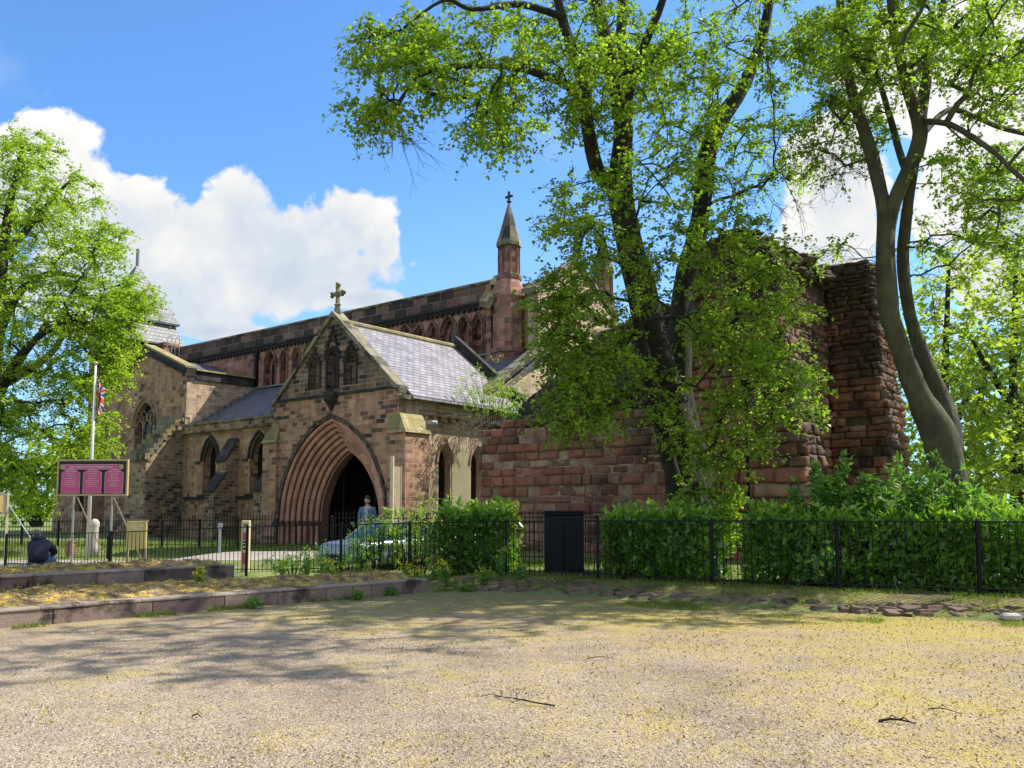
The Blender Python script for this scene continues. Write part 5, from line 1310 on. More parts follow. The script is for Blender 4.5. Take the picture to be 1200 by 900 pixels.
# rubble kerb at the foot of the bank on the right
M['rubblestone'] = kmat('rubble_kerb_stone', (.12,.075,.055), (.24,.17,.12))
rk = empty('rubble_kerb', (0, 17, 0), 0, 'broken row of low mossy rubble stones along the gravel edge', 'kerb')
mb = MB(); rnd = random.Random(9)
for row in range(4):
    x = -1.2
    while x < 11:
        w_ = rnd.uniform(.10, .42)*(1.3 if rnd.random() < .15 else 1); y = fence_y(x)-1.18+row*.13+rnd.uniform(-.08, .08)+.10*math.sin(x*2)
        if noise.noise((x*.8, row, 2)) > -.22:
            h = rnd.uniform(.0, .05)+row*.018
            mb.M = Matrix.Translation((x+w_/2, y-17, .03+row*.02)) @ Matrix.Rotation(rnd.uniform(-.5, .4), 4, 'Z') @ Matrix.Rotation(rnd.uniform(-.2, .2), 4, 'X') @ Matrix.Rotation(rnd.uniform(-.12, .12), 4, 'Y')
            dy = rnd.uniform(.05, .12); mb.box(-w_/2, w_/2, -dy, dy, -.08, h, rnd.uniform(.008, .02))
        x += w_*rnd.uniform(.9, 1.5)
mb.M = Matrix.Identity(4); mb.build('stones', M['rubblestone'], rk)
mb = MB(); mb.M = Matrix.Translation((*gx(1178, 13.1), .06)); mb.box(-.16, .10, -.09, .08, -.06, .05, .03); 
ps = mb.build('loose_stone', M['palestone']); tag(ps, 'single pale loose stone at the gravel edge, far right', 'stone')

# ------------------------------------------------------------------ grass, litter, weeds
def scatter(name, pts, size, mat, asp=.2, upb=1.2, label=None):
    n = len(pts); V = leaves_np(pts, RNG.normal(size=(n, 3))*.6+np.array([0, 0, upb]), size, asp, 1., .05)
    o = leaf_obj(name, V, mat); tag(o, None, None, None, 'stuff'); return o
def spts(n, fx, fy, mask=None, dz=0.):
    out = []
    while len(out) < n:
        x = random.uniform(*fx); y = random.uniform(*fy)
        if mask and not mask(x, y): continue
        out.append((x, y, gh(x, y)+dz))
    return np.array(out)
scatter('grass', spts(26000, (-32, -3), (28, 40), lambda x, y: y > 29.2), .13, M['grass'], .14)
scatter('grass', spts(9000, (-1, 13), (12, 20), lambda x, y: fence_y(x)-1.0 < y < fence_y(x)+.5 and noise.noise((x*1.5, y*1.5, 0)) > -.15), .09, M['grass'], .12)
scatter('grass', spts(9000, (2, 12), (10.5, 17), lambda x, y: fence_y(x)-2.6 < y < fence_y(x)-1.1 and noise.noise((x*.9, y*.9, 3)) > .05), .06, M['grass'], .12)
scatter('grass', spts(5000, (-1.5, 5.5), (16.5, 24), lambda x, y: fence_y(x)+.3 < y), .12, M['grass'], .14)
scatter('grass', spts(1000, (-8, 0), (11, 18), lambda x, y: abs((x-p0.x)*(-dd_.y)+(y-p0.y)*dd_.x+.12) < .13 and noise.noise((x*1.2, y*1.2, 3)) > .1), .09, M['grass'], .18)
scatter('dry_litter', spts(3800, (-6.5, 8.5), (5.2, 15.5), lambda x, y: court(x, y) and noise.noise((x*.6, y*.6, 4))+x*.05+.5*noise.noise((x*3, y*3, 4)) > .1, .012), .028, M['litter'], .6, .1)
scatter('moss_flecks', spts(9000, (-6.5, 9.5), (5.2, 15.5), lambda x, y: court(x, y) and noise.noise((x*.8, y*.8, 8))+x*.07 > .02, .01), .028, M['moss'], .6, .5)
scatter('weed_seedlings', spts(160, (-5.5, 8.5), (5.4, 14), lambda x, y: noise.noise((x*2, y*2, 5)) > .1, .01), .04, M['grass'], .5, .6)
# pebbles standing out of the gravel close to the camera
acc = Acc(); rnd = random.Random(4)
pbx = np.array([(-1,-1,-1),(1,-1,-1),(1,1,-1),(-1,1,-1),(-.7,-.7,.6),(.7,-.7,.6),(.7,.7,.6),(-.7,.7,.6)], float); pf = np.array([(0,3,2,1),(4,5,6,7),(0,1,5,4),(1,2,6,5),(2,3,7,6),(3,0,4,7)])
PV = []; PF = []; nn0 = 0
for q in range(9000):
    y = 5.2+rnd.random()**1.6*6; x = rnd.uniform(-.66, .66)*y; s_ = rnd.uniform(.004, .011); a = rnd.random()*6.28; ca, sa = math.cos(a), math.sin(a)
    v_ = pbx*np.array([s_*rnd.uniform(.8, 1.5), s_, s_*.7]); v_ = np.stack([v_[:, 0]*ca-v_[:, 1]*sa, v_[:, 0]*sa+v_[:, 1]*ca, v_[:, 2]], 1)+np.array([x, y, gh(x, y)+.010]); PV.append(v_); PF.append(pf+nn0); nn0 += 8
def pebmat():
    m, k, b = material('pebbles'); g = k.new('ShaderNodeNewGeometry'); k.put(b.inputs['Base Color'], k.ramp(g.outputs['Random Per Island'], [(0, (.15,.10,.07)), (.4, (.32,.25,.17)), (1, (.45,.38,.28))])); b.inputs['Roughness'].default_value = .9; return m
M['pebble'] = pebmat(); pe = np_obj('pebbles', np.concatenate(PV), np.concatenate(PF), M['pebble'], smooth=True); pe['kind'] = 'stuff'

def weed(px, Yd, h, w_, label, flowers=10, z0=None, n=220, group='yellow-flowered weeds along the railing'):
    x, y = gx(px, Yd); z = gh(x, y) if z0 is None else z0; root = empty('flowering_weed', (x, y, z), 0, label, 'weed', group)
    acc = Acc(); LP = []; LA = []; FPp = []; FA = []
    for q in range(max(5, flowers)):
        a = RNG.uniform(0, 6.28); tip = np.array([math.cos(a)*w_*RNG.random(), math.sin(a)*w_*RNG.random(), h*RNG.uniform(.6, 1.)]); V, F = tube_np(np.array([[0, 0, 0], tip*.5+np.array([0, 0, .04]), tip]), .005, .003, 3); acc.add(V, F)
        for u_ in range(n//max(5, flowers)): LP.append(tip*RNG.random()+RNG.normal(size=3)*.03); LA.append(RNG.normal(size=3)+np.array([0, 0, .4]))
        if q < flowers:
            for u_ in range(14): FPp.append(tip+RNG.normal(size=3)*.025); FA.append(RNG.normal(size=3)+np.array([0, 0, .6]))
    acc.obj('stems', M['elder'], root); leaf_obj('foliage', leaves_np(np.array(LP), np.array(LA), .08, .4, .7), M['elder'], root)
    if FPp: leaf_obj('flowers', leaves_np(np.array(FPp), np.array(FA), .035, .8, .8), M['petal'], root)
WL = [(335, 21, .5, .3, 3, 'first flowering weed clump right of the cream post'), (362, 20.9, .75, .3, 2, 'tall pale weed left of the car nose'), (392, 20.4, .5, .35, 8, 'weed with many yellow heads before the car nose'), (428, 20, .45, .3, 5, 'low weed before the car door'),
      (478, 19.2, .45, .3, 12, 'dense yellow weed clump below the light shrub'), (492, 18.7, .4, .25, 10, 'yellow weed clump at the end of the near kerb wall'), (512, 19.2, .5, .3, 9, 'yellow weed at the left foot of the clipped laurel'), (526, 18.5, .5, .25, 8, 'yellow weed under the middle of the clipped laurel'),
      (566, 18.2, .4, .3, 6, 'yellow weed under the right half of the clipped laurel'), (588, 18.6, .7, .2, 4, 'lanky yellow weed by the fence post right of the laurel'), (545, 17.6, .22, .3, 5, 'short yellow weed on the gravel edge below the laurel'), (610, 18.2, .3, .25, 3, 'small weed left of the cabinet')]
for (px, Yd, h, w_, fl, lb) in WL: weed(px, Yd, h, w_, lb, fl)
weed(239, 15.9, .32, .14, 'lone yellow-flowered weed growing in the moss between the two kerb walls', 9, .28, 120)
for px, Yd, lb in ((302, 14.9, 'green weed tuft against the front face of the near kerb wall'), (420, 16.4, 'second green weed tuft at the foot of the near kerb wall'), (462, 17.2, 'last green weed tuft before the end of the near kerb wall')):
    weed(px, Yd-.35, .17, .2, lb, 0, None, 170, 'green weeds at the kerb wall foot')

# fallen twigs on the gravel
def twig(px, py, L, ang, label, br=3, th=.008):
    Yd = 1.62*FPX/(py-598); x, y = (px-600)/FPX*Yd, Yd; root = empty('fallen_twig', (x, y, .012), ang, label, 'twig')
    acc = Acc(); P = [np.array([L*t-L/2, .06*L*math.sin(t*5), .012+.02*math.sin(t*3.1)]) for t in np.linspace(0, 1, 8)]; V, F = tube_np(P, th, th*.4, 5); acc.add(V, F)
    for q in range(br):
        s_ = P[2+q*2 if 2+q*2 < 7 else 6]; dr = np.array([.5, (-1)**q*.7, .12]); V, F = tube_np([s_, s_+dr*L*.2+np.array([0, 0, .02]), s_+dr*L*.36+np.array([.02, 0, -.01])], th*.6, th*.3, 4); acc.add(V, F)
    acc.obj('stick', M['bark'], root)
twig(612, 815, .62, R(150), 'branched bare twig lying on the gravel left of centre', 4, .008)
twig(1040, 838, .26, R(-15), 'short dark stick on the gravel at right', 2, .013)
twig(702, 767, .30, R(2), 'thin straight stick on the gravel in the middle distance', 0, .006)
twig(1095, 826, .25, R(-40), 'thin stick at the right on yellow moss', 1, .006)
twig(240, 832, .12, R(-30), 'tiny stick on the pale gravel at left', 1, .007)
twig(722, 660, .42, R(120), 'thin pale stick leaning on the hedge foot', 0, .006)
twig(955, 690, .5, R(15), 'bare stick on the mossy bank beside the long hedge', 1, .010)
# dark kerb corner bottom right
mb = MB(); mb.M = Matrix.Translation((*gx(1215, 5.55), 0)) @ Matrix.Rotation(R(14), 4, 'Z'); mb.box(-.72, 1.4, -1.2, .05, -.1, .035, .01)
o = mb.build('stone_slab', M['kerbdark']); tag(o, 'corner of a dark stone slab at the bottom right of the gravel', 'slab')

# ------------------------------------------------------------------ street things
def text_mesh(name, s_, size, mat, parent, M4, align='CENTER', ext=.002, font_bold=0.):
    cu = bpy.data.curves.new(name, 'FONT'); cu.body = s_; cu.size = size; cu.extrude = ext; cu.align_x = align; cu.align_y = 'CENTER'; cu.offset = font_bold
    t = bpy.data.objects.new(name, cu); COL.objects.link(t); dg = bpy.context.evaluated_depsgraph_get(); me = bpy.data.meshes.new_from_object(t.evaluated_get(dg))
    bpy.data.objects.remove(t); me.materials.clear(); me.materials.append(mat); me.name = name
    o = bpy.data.objects.new(name, me); COL.objects.link(o); o.parent = parent; o.matrix_local = M4; return o
# church sign board
sg_c = at(109, 560, 27.0); sgn = empty('church_signboard', (sg_c.x, 27., 0), R(-3), 'wide black church notice board with three magenta panels, stood before the transept', 'sign')
bw_, bz = 2.28, at(109, 581, 27).z; tz = at(109, 538.5, 27).z; bh = tz-bz
mb = MB(); mb.box(-bw_/2+.05, bw_/2-.05, -.03, .03, bz+.05, tz-.05); mb.build('board', M['board_black'], sgn)
mb = MB(); mb.box(-bw_/2, bw_/2, -.05, .04, bz, bz+.05); mb.box(-bw_/2, bw_/2, -.05, .04, tz-.05, tz); mb.box(-bw_/2, -bw_/2+.05, -.05, .04, bz+.05, tz-.05); mb.box(bw_/2-.05, bw_/2, -.05, .04, bz+.05, tz-.05); mb.build('frame', M['frame'], sgn)
mb = MB(); mb.box(-.92, .82, -.045, -.031, tz-.30, tz-.17); mb.build('title_band', M['magenta'], sgn)
mb = MB()
for z in (tz-.31, tz-.17): mb.box(-.92, .86, -.047, -.032, z, z+.012)
mb.build('title_border', M['pinkline'], sgn)
RX = Matrix.Rotation(R(90), 4, 'X')
text_mesh('title_lettering', 'Parish Church of St John the Baptist Chester', .078, M['pinkline'], sgn, Matrix.Translation((-.04, -.048, tz-.233)) @ RX, font_bold=.0012)
mb = MB()
for sx, m_ in ((-.98, 0), (.92, 1)):
    for j in range(6): a = j*math.pi/3; mb.ball((sx+.06*math.cos(a), -.045, tz-.235+.06*math.sin(a)), (.032, .012, .032), 8, 5)
    mb.ball((sx, -.05, tz-.235), (.035, .012, .035), 8, 5)
mb.build('rosette', M['frame'], sgn)
for i, cx_ in enumerate((-.70, 0., .70)):
    z0_, z1_ = bz+.09, tz-.42
    def pan(e): return [(cx_-.285-e, z0_-e), (cx_+.285+e, z0_-e), (cx_+.285+e, z1_+e*.3), (cx_+.17, z1_+.07+e), (cx_, z1_+.1+e), (cx_-.17, z1_+.07+e), (cx_-.285-e, z1_+e*.3)]
    mb = MB(); mb.prism(pan(.014), fr(0, -.040), .008); mb.build('panel_border', M['pinkline'], sgn)
    mb = MB(); mb.prism(pan(0), fr(0, -.050), .008); mb.build('text_panel', M['magenta'], sgn)
    rl = random.Random(40+i); mb = MB()      # rows of small unreadable print
    for j in range(9):
        z_ = z1_+.04-j*.058; hw_ = rl.uniform(.10, .23); x_ = cx_-hw_
        while x_ < cx_+hw_:
            e_ = min(cx_+hw_, x_+rl.uniform(.02, .07)); mb.box(x_, e_, -.054, -.0505, z_, z_+.013); x_ = e_+.014
    mb.build('small_print', M['pinkline'], sgn)
mb = MB()
for sx in (-.62, .62): mb.tube([(sx, .06, bz+.1), (sx, .06, .0)], .035, 8)
mb.build('leg', M['steel'], sgn)
mb = MB()
for sx in (-.52, .66): mb.tube([(sx, .0, bz+.02), (sx+.55, .9, .1)], .022, 6)
mb.build('stay', M['postwood'], sgn)
# flagpole with flag
fp = at(103, 640, 29.0); zt = at(108, 427, 29).z
fl = empty('flagpole', (fp.x, 29.0, .0), 0, 'slender white flagpole standing behind the church notice board', 'flagpole')
mb = MB(); mb.tube([(0, 0, 0), (0, 0, 3.), (0, 0, zt)], [.07, .055, .035], 12); mb.build('pole', M['white'], fl, smooth=True)
mb = MB(); mb.ball((0, 0, zt+.04), (.08, .08, .06), 10, 6); mb.build('truck', M['frame'], fl)
fo = empty('union_flag', (fp.x+.04, 29.0, zt-1.35), 0, 'limp red, white and blue flag hanging from the top of the flagpole', 'flag')
NX, NZ = 16, 18; 
def flagpt(u_, v_):   # hanging in folds from the hoist
    x = .05+.26*u_*(.55+.45*v_)+.02*math.sin(v_*9+u_*5); y = .06*math.sin(u_*14)*(.4+u_); z = .85*v_-.38*u_*(1.1-.2*v_); return (x, y, z)
for nm, mt, sel in (('white_field', 'white', 2), ('blue_field', 'blue', 0), ('red_crosses', 'red', 1)):
    mb = MB(); vs = [flagpt(i/NX, j/NZ) for j in range(NZ+1) for i in range(NX+1)]; fs = []
    for j in range(NZ):
        for i in range(NX):
            u_, v_ = (i+.5)/NX-.5, (j+.5)/NZ-.5; c_ = 0
            if abs(u_) < .07 or abs(v_) < .1: c_ = 1
            elif abs(u_) < .13 or abs(v_) < .18: c_ = 2
            elif abs(abs(u_)-abs(v_)) < .06: c_ = 1
            elif abs(abs(u_)-abs(v_)) < .13: c_ = 2
            if c_ == sel: fs.append((j*(NX+1)+i, j*(NX+1)+i+1, (j+1)*(NX+1)+i+1, (j+1)*(NX+1)+i))
    mb.add(vs, fs); mb.build(nm, M[mt], fo)
# pale stone post by the flagpole
mb = MB(); mb.lathe([(.17, 0), (.18, .3), (.15, .7), (.14, 1.0), (.17, 1.12), (.15, 1.22), (.08, 1.3), (.02, 1.32)], (0, 0), 10)
o = mb.build('stone_post', M['palestone'], smooth=True); pz = at(106, 651, 30); o.location = (pz.x+.1, 30., .05); tag(o, 'pale weathered round-headed stone post right beside the flagpole foot', 'stone post')
mb = MB(); mb.box(-.13, .13, -.1, .1, 0, .42, .03); mb.box(-.09, .09, -.1, .1, .42, .56, .04); o = mb.build('stone_stub', M['redstone']); o.location = (at(83, 640, 29.5).x, 29.5, .1); tag(o, 'small reddish stone stub on the turf left of the flagpole', 'stone')
mb = MB(); mb.lathe([(.07, 0), (.06, .6), (.075, .62), (.075, .7), (.03, .78)], (0, 0), 10); o = mb.build('bollard', M['iron']); o.location = (at(127, 650, 28.3).x, 28.3, .08); tag(o, 'short black bollard under the right half of the notice board', 'bollard')
for px, lb in ((257, 'thin grey metal post on the turf left of the cream banner post'),):
    mb = MB(); mb.tube([(0, 0, 0), (0, 0, 1.15)], .05, 8); mb.box(-.07, .07, -.04, .04, 1.0, 1.2, .01); o = mb.build('metal_post', M['steel']); o.location = (at(px, 650, 28.).x, 28., .05); tag(o, lb, 'post')
# ochre information panel
c_ = at(160, 626, 26.0); ip = empty('information_panel', (c_.x, 26.0, .0), 0, 'plain ochre information panel facing the fence, right of the notice board', 'information board')
mb = MB(); z0_, z1_ = at(160, 643, 26).z, at(160, 611, 26).z; mb.box(-.30, .30, -.02, .02, z0_, z1_, .008); mb.build('panel', M['ochre'], ip)
mb = MB(); mb.box(-.33, .33, .0, .05, z1_, z1_+.05); 
for sx in (-.27, .27): mb.box(sx-.025, sx+.025, .022, .07, 0, z1_)
mb.build('legs', M['postwood'], ip)
mb = MB()
for (a, b, c, d) in ((-.2, .02, z1_-.2, z1_-.12), (-.1, .16, z1_-.26, z1_-.2), (.05, .2, z1_-.17, z1_-.08)): mb.box(a, b, -.026, -.02, c, d)
mb.build('faded_map', M['cream'], ip)
# cream banner post
c_ = at(288, 634, 23.4); bp = empty('banner_post', (c_.x, 23.4, 0), 0, 'narrow cream sign post with red and black characters behind the railing', 'sign post')
z1_ = at(288, 610, 23.4).z; mb = MB(); mb.box(-.11, .11, -.06, .06, 0, z1_, .015); mb.build('post', M['cream'], bp)
mb = MB()
for x_ in (-.055, -.012, .032): mb.box(x_, x_+.026, -.066, -.06, z1_-.16, z1_-.09); 
mb.build('small_characters', M['board_black'], bp)
mb = MB(); mb.box(-.05, .06, -.066, -.06, .22, .52); mb.box(-.05, .03, -.066, -.06, .86, 1.06); mb.build('red_marks', M['red'], bp)
mb = MB()
for z in (.60, .70, .78): mb.box(-.05, .05, -.066, -.06, z, z+.05)
mb.build('black_marks', M['board_black'], bp)
# left edge sign
c_ = at(10, 600, 25.6); ls = empty('side_signboard', (c_.x, 25.6, 0), R(35), 'olive signboard on a cream post, cut by the left edge of the view', 'sign')
z0_, z1_ = at(10, 603, 25.6).z, at(10, 578, 25.6).z
mb = MB(); mb.box(-.06, .0, -.04, .04, 0, z1_+.02); mb.build('post', M['cream'], ls)
mb = MB(); mb.box(-1.5, -.07, -.03, .03, z0_, z1_); mb.build('panel', M['postwood'], ls)
mb = MB(); mb.box(-1.4, -.16, -.04, -.03, z0_+.07, z1_-.07); mb.build('notice', M['ochre'], ls)
mb = MB(); mb.tube([(0, 0, z1_-.35), (.6, -.7, .75)], .02, 6); mb.build('stay', M['steel'], ls)
# edge-on notice frame beside the arch
c_ = at(459, 600, 26.6); nf = empty('notice_frame', (c_.x, 26.6, .2), R(78), 'tall cream framed notice board seen edge-on at the right of the arch', 'notice board')
z1_ = at(459, 535, 26.6).z-.2
mb = MB(); mb.box(-.04, .04, -.05, .05, 0, z1_, .01); mb.build('post', M['cream'], nf)
mb = MB(); mb.box(.7, .78, -.05, .05, 0, z1_-.25, .01); mb.build('post', M['postwood'], nf)
mb = MB(); mb.box(.04, .7, -.03, .03, 1.1, z1_-.3, .01); mb.build('panel', M['postwood'], nf)
# cabinet
c_ = at(661, 630, 19.2); cb_ = empty('utility_cabinet', (c_.x, 19.2, .2), R(-4), 'dark navy metal utility cabinet standing between two laurel hedges', 'cabinet')
mb = MB(); mb.box(-.44, .44, 0, .5, .08, 1.36, .02); mb.build('body', M['cab'], cb_)
mb = MB(); mb.box(-.47, .47, -.04, .54, 1.36, 1.40, .01); mb.box(-.44, .44, -.0, .5, 1.40, 1.45, .02); mb.build('lid', M['cab'], cb_)
mb = MB(); mb.box(-.46, .46, -.02, .52, -.1, .08); mb.build('plinth', M['kerbdark'], cb_)
for sx in (-1, 1):
    mb = MB(); a, b = sorted((sx*.01, sx*.42)); mb.box(a, b, -.018, -.0, .12, 1.33, .006)
    for q in range(5): mb.box(a+.045+q*.075, a+.06+q*.075, -.026, -.018, .16, 1.28)
    mb.build('door', M['cab'], cb_)
mb = MB(); mb.box(.03, .055, -.045, -.027, .65, .82, .005); mb.build('handle', M['iron'], cb_)
# lamp column partly hidden in leaves
c_ = at(878, 590, 20.2); lc = empty('lamp_column', (c_.x, 20.2, .2), 0, 'thin black lamp column rising behind the start of the long hedge', 'lamp post')
mb = MB(); mb.tube([(0, 0, 0), (0, 0, .9), (0, 0, 1.0), (0, 0, 4.2)], [.09, .085, .05, .04], 10); mb.build('column', M['iron'], lc)
mb = MB(); mb.lathe([(.05, 4.2), (.09, 4.25), (.17, 4.6), (.19, 4.62), (.05, 4.8), (.02, 4.9)], (0, 0), 8); mb.build('lantern', M['iron'], lc)

# ------------------------------------------------------------------ parked car behind the weeds
car = empty('parked_car', (0, 0, 0), 0, 'silver-blue small car parked behind the weeds in front of the porch', 'car')
cp_ = Vector((-3.55, 24.6, gh(-3.2, 24.0)))
car.location = cp_; car.scale = (.92, .92, .92); car.rotation_euler = (0, 0, R(228))
# local +x = nose
secs = [(2.02, .68, .28, .72), (1.95, .78, .26, .82), (1.7, .82, .25, .87), (1.2, .83, .24, .92), (.75, .84, .24, .94), (0, .85, .24, .96), (-1.2, .85, .24, .98), (-1.75, .82, .26, .98), (-1.95, .76, .3, .9), (-2.0, .68, .34, .7)]
mb = MB(); vs = []; n = 12
for x, hw, zb, zt_ in secs:
    for (a, b) in ((-1, 0), (-1.02, .35), (-1, .7), (-.94, .9), (-.8, 1), (-.4, 1.03), (.4, 1.03), (.8, 1), (.94, .9), (1, .7), (1.02, .35), (1, 0)): vs.append((x, hw*a, zb+(zt_-zb)*b))
fs = [(i*n+j, i*n+(j+1) % n, (i+1)*n+(j+1) % n, (i+1)*n+j) for i in range(len(secs)-1) for j in range(n)]+[tuple(range(n)), tuple(range((len(secs)-1)*n, len(secs)*n))]
mb.add(vs, fs); mb.build('body', M['carpaint'], car, smooth=True)
gs = [(1.0, .74, .93), (.35, .66, 1.38), (-.2, .62, 1.46), (-1.1, .62, 1.44), (-1.55, .66, 1.3), (-1.85, .72, .95)]
mb = MB(); vs = []
for x, hw, z in gs: vs += [(x, -.78, .93), (x, -hw, z), (x, hw, z), (x, .78, .93)]
mb.add(vs, [(i*4+j, i*4+1+j, i*4+5+j, i*4+4+j) for i in range(5) for j in range(3)]); mb.build('windows', M['carglass'], car, smooth=False)
mb = MB(); vs = []
for x, hw, z in gs[1:5]: vs += [(x, -hw-.01, z+.0), (x, -hw*.7, z+.03), (x, hw*.7, z+.03), (x, hw+.01, z+.0)]
mb.add(vs, [(i*4+j, i*4+1+j, i*4+5+j, i*4+4+j) for i in range(3) for j in range(3)]); mb.build('roof', M['carpaint'], car, smooth=True)
mb = MB()
for sy in (-1, 1):
    for (a, b) in ((gs[0], gs[1]), (gs[2], gs[2]), (gs[4], gs[5])):
        mb.tube([(a[0], sy*.785, .94), (b[0], sy*(b[1]+.005), b[2])] if a is not b else [(a[0], sy*.785, .94), (a[0], sy*(a[1]+.008), a[2])], .03, 5)
mb.build('pillars', M['carpaint'], car)
for x in (1.28, -1.3):
    for sy in (-1, 1):
        mb = MB(); pr = [(.2, -.1), (.3, -.095), (.31, -.05), (.31, .05), (.3, .095), (.2, .1)]
        mb.M = Matrix.Translation((x, sy*.76, .31)) @ Matrix.Rotation(R(90), 4, 'X'); mb.lathe(pr, (0, 0), 20); wh = mb.build('wheel', M['rubber'], car)
        mb = MB(); mb.M = Matrix.Translation((x, sy*.76, .31)) @ Matrix.Rotation(R(90), 4, 'X'); mb.lathe([(.05, -.112), (.19, -.105), (.2, .105), (.05, .112)], (0, 0), 16); mb.build('rim', M['steel'], wh)
for sy in (-1, 1):
    mb = MB(); mb.ball((1.93, sy*.52, .62), (.09, .17, .08), 10, 6); mb.build('headlight', M['white'], car, smooth=True)
    mb = MB(); mb.ball((.72, sy*.93, .98), (.07, .1, .07), 8, 6); mb.build('door_mirror', M['carpaint'], car, smooth=True)
mb = MB(); mb.box(1.98, 2.04, -.4, .4, .36, .52, .02); mb.build('grille', M['rubber'], car)

# ------------------------------------------------------------------ people
def skin_mesh(name, chains, mat, parent, sub=2, root_=0):
    """chains share vertices by name: verts {n:(pos,r)}, edges [(a,b)]"""
    verts, edges = chains; names = list(verts); me = bpy.data.meshes.new(name)
    me.from_pydata([verts[n][0] for n in names], [(names.index(a), names.index(b)) for a, b in edges], [])
    o = bpy.data.objects.new(name, me); COL.objects.link(o); o.parent = parent
    md = o.modifiers.new('skin', 'SKIN'); md.use_smooth_shade = True
    for i, n in enumerate(names):
        r = verts[n][1]; r = r if hasattr(r, '__len__') else (r, r); me.skin_vertices[0].data[i].radius = r
        me.skin_vertices[0].data[i].use_root = (i == root_)
    sb = o.modifiers.new('sub', 'SUBSURF'); sb.levels = sub; sb.render_levels = sub
    me.materials.append(mat)
    dg = bpy.context.evaluated_depsgraph_get(); m2 = bpy.data.meshes.new_from_object(o.evaluated_get(dg)); o.modifiers.clear(); o.data = m2; m2.name = name
    if not m2.materials: m2.materials.append(mat)
    return o
def head_mesh(name, mat, parent, c, s_=1.):
    mb = MB(); n, m = 24, 18
    vs = []
    for i in range(m+1):
        t = math.pi*i/m; z = -math.cos(t)
        for j in range(n):
            a = 2*math.pi*j/n; x, y = math.sin(t)*math.cos(a), math.sin(t)*math.sin(a)   # face looks to -y
            w_ = .076*(1-.22*max(0, -z)**1.3); dp = .095*(1-.12*max(0, -z)); X_, Y_, Z_ = x*w_, y*dp, z*.118
            if y < -.3:
                f_ = max(0, 1-(x/.22)**2)
                if -.35 < z < .12: Y_ -= .022*f_*(1-abs((z+.22)/.36))**.8 if abs((z+.22)/.36) < 1 else 0
                for ex in (-.4, .4): Y_ += .010*math.exp(-((x-ex)/.16)**2-((z-.08)/.12)**2)
                Y_ -= .008*math.exp(-(x/.35)**2-((z+.55)/.1)**2)
                Y_ -= .010*math.exp(-(x/.3)**2-((z+.9)/.2)**2)
            vs.append((c[0]+X_*s_, c[1]+Y_*s_, c[2]+Z_*s_))
    fs = [(i*n+j, i*n+(j+1) % n, (i+1)*n+(j+1) % n, (i+1)*n+j) for i in range(m) for j in range(n)]
    mb.add(vs, fs)
    for sx in (-1, 1): mb.ball((c[0]+sx*.078*s_, c[1]+.012, c[2]-.005), (.012, .022, .034), 8, 6)
    o = mb.build(name, mat, parent, smooth=True, uv=False)
    mb = MB()
    for sx in (-1, 1): mb.ball((c[0]+sx*.031*s_, c[1]-.078*s_, c[2]+.012*s_), (.012, .008, .007), 8, 6)
    mb.ball((c[0], c[1]-.088*s_, c[2]-.062*s_), (.022, .008, .005), 8, 5)
    mb.build('eyes_and_mouth', M['hair'], parent, smooth=True, uv=False)
    return o
# seated person on the upper kerb, back to the camera, hunched to the left
hp = at(45, 661, 17.3); per = empty('person', (hp.x, 17.3, .56), R(8), 'seated person in navy hooded jacket and grey cap, seen from behind', 'person')
V_ = {'pel': ((0, 0, .12), .13), 'hipL': ((-.1, .06, .1), .1), 'kneeL': ((-.2, .5, .16), .075), 'ankL': ((-.16, .62, -.24), .05), 'toeL': ((-.17, .78, -.29), .04),
      'hipR': ((.1, .06, .1), .1), 'kneeR': ((.12, .52, .16), .075), 'ankR': ((.1, .62, -.24), .05), 'toeR': ((.1, .78, -.29), .04),
      'chest': ((-.04, .1, .42), .15), 'neck': ((-.10, .2, .6), .06), 'head': ((-.13, .26, .66), .07),
      'shL': ((-.2, .12, .5), .07), 'elL': ((-.27, .3, .27), .05), 'wrL': ((-.14, .5, .25), .03), 'haL': ((-.10, .57, .25), .035),
      'shR': ((.14, .12, .5), .07), 'elR': ((.22, .3, .27), .05), 'wrR': ((.08, .5, .26), .03), 'haR': ((.04, .57, .25), .035)}
E_ = [('pel', 'hipL'), ('hipL', 'kneeL'), ('kneeL', 'ankL'), ('ankL', 'toeL'), ('pel', 'hipR'), ('hipR', 'kneeR'), ('kneeR', 'ankR'), ('ankR', 'toeR'), ('pel', 'chest'), ('chest', 'neck'), ('neck', 'head'), ('chest', 'shL'), ('shL', 'elL'), ('elL', 'wrL'), ('wrL', 'haL'), ('chest', 'shR'), ('shR', 'elR'), ('elR', 'wrR'), ('wrR', 'haR')]
skin_mesh('body', (V_, E_), M['skin'], per)
J_ = {'a': ((0, -.03, .03), (.24, .18)), 'b': ((-.01, .0, .26), (.23, .17)), 'c': ((-.03, .07, .44), (.21, .16)), 'd': ((-.07, .15, .56), (.12, .1)),
      'sl': ((-.21, .12, .46), .105), 'el': ((-.29, .3, .27), .08), 'wl': ((-.16, .48, .26), .055), 'sr': ((.15, .12, .46), .105), 'er': ((.24, .3, .27), .08), 'wr': ((.1, .48, .26), .055)}
skin_mesh('jacket', (J_, [('a', 'b'), ('b', 'c'), ('c', 'd'), ('c', 'sl'), ('sl', 'el'), ('el', 'wl'), ('c', 'sr'), ('sr', 'er'), ('er', 'wr')]), M['navycloth'], per)
T_ = {'p': ((0, .02, .09), (.17, .14)), 'hl': ((-.1, .1, .1), .115), 'kl': ((-.2, .5, .17), .09), 'al': ((-.17, .62, -.2), .065), 'hr': ((.1, .1, .1), .115), 'kr': ((.12, .52, .17), .09), 'ar': ((.1, .62, -.2), .065)}
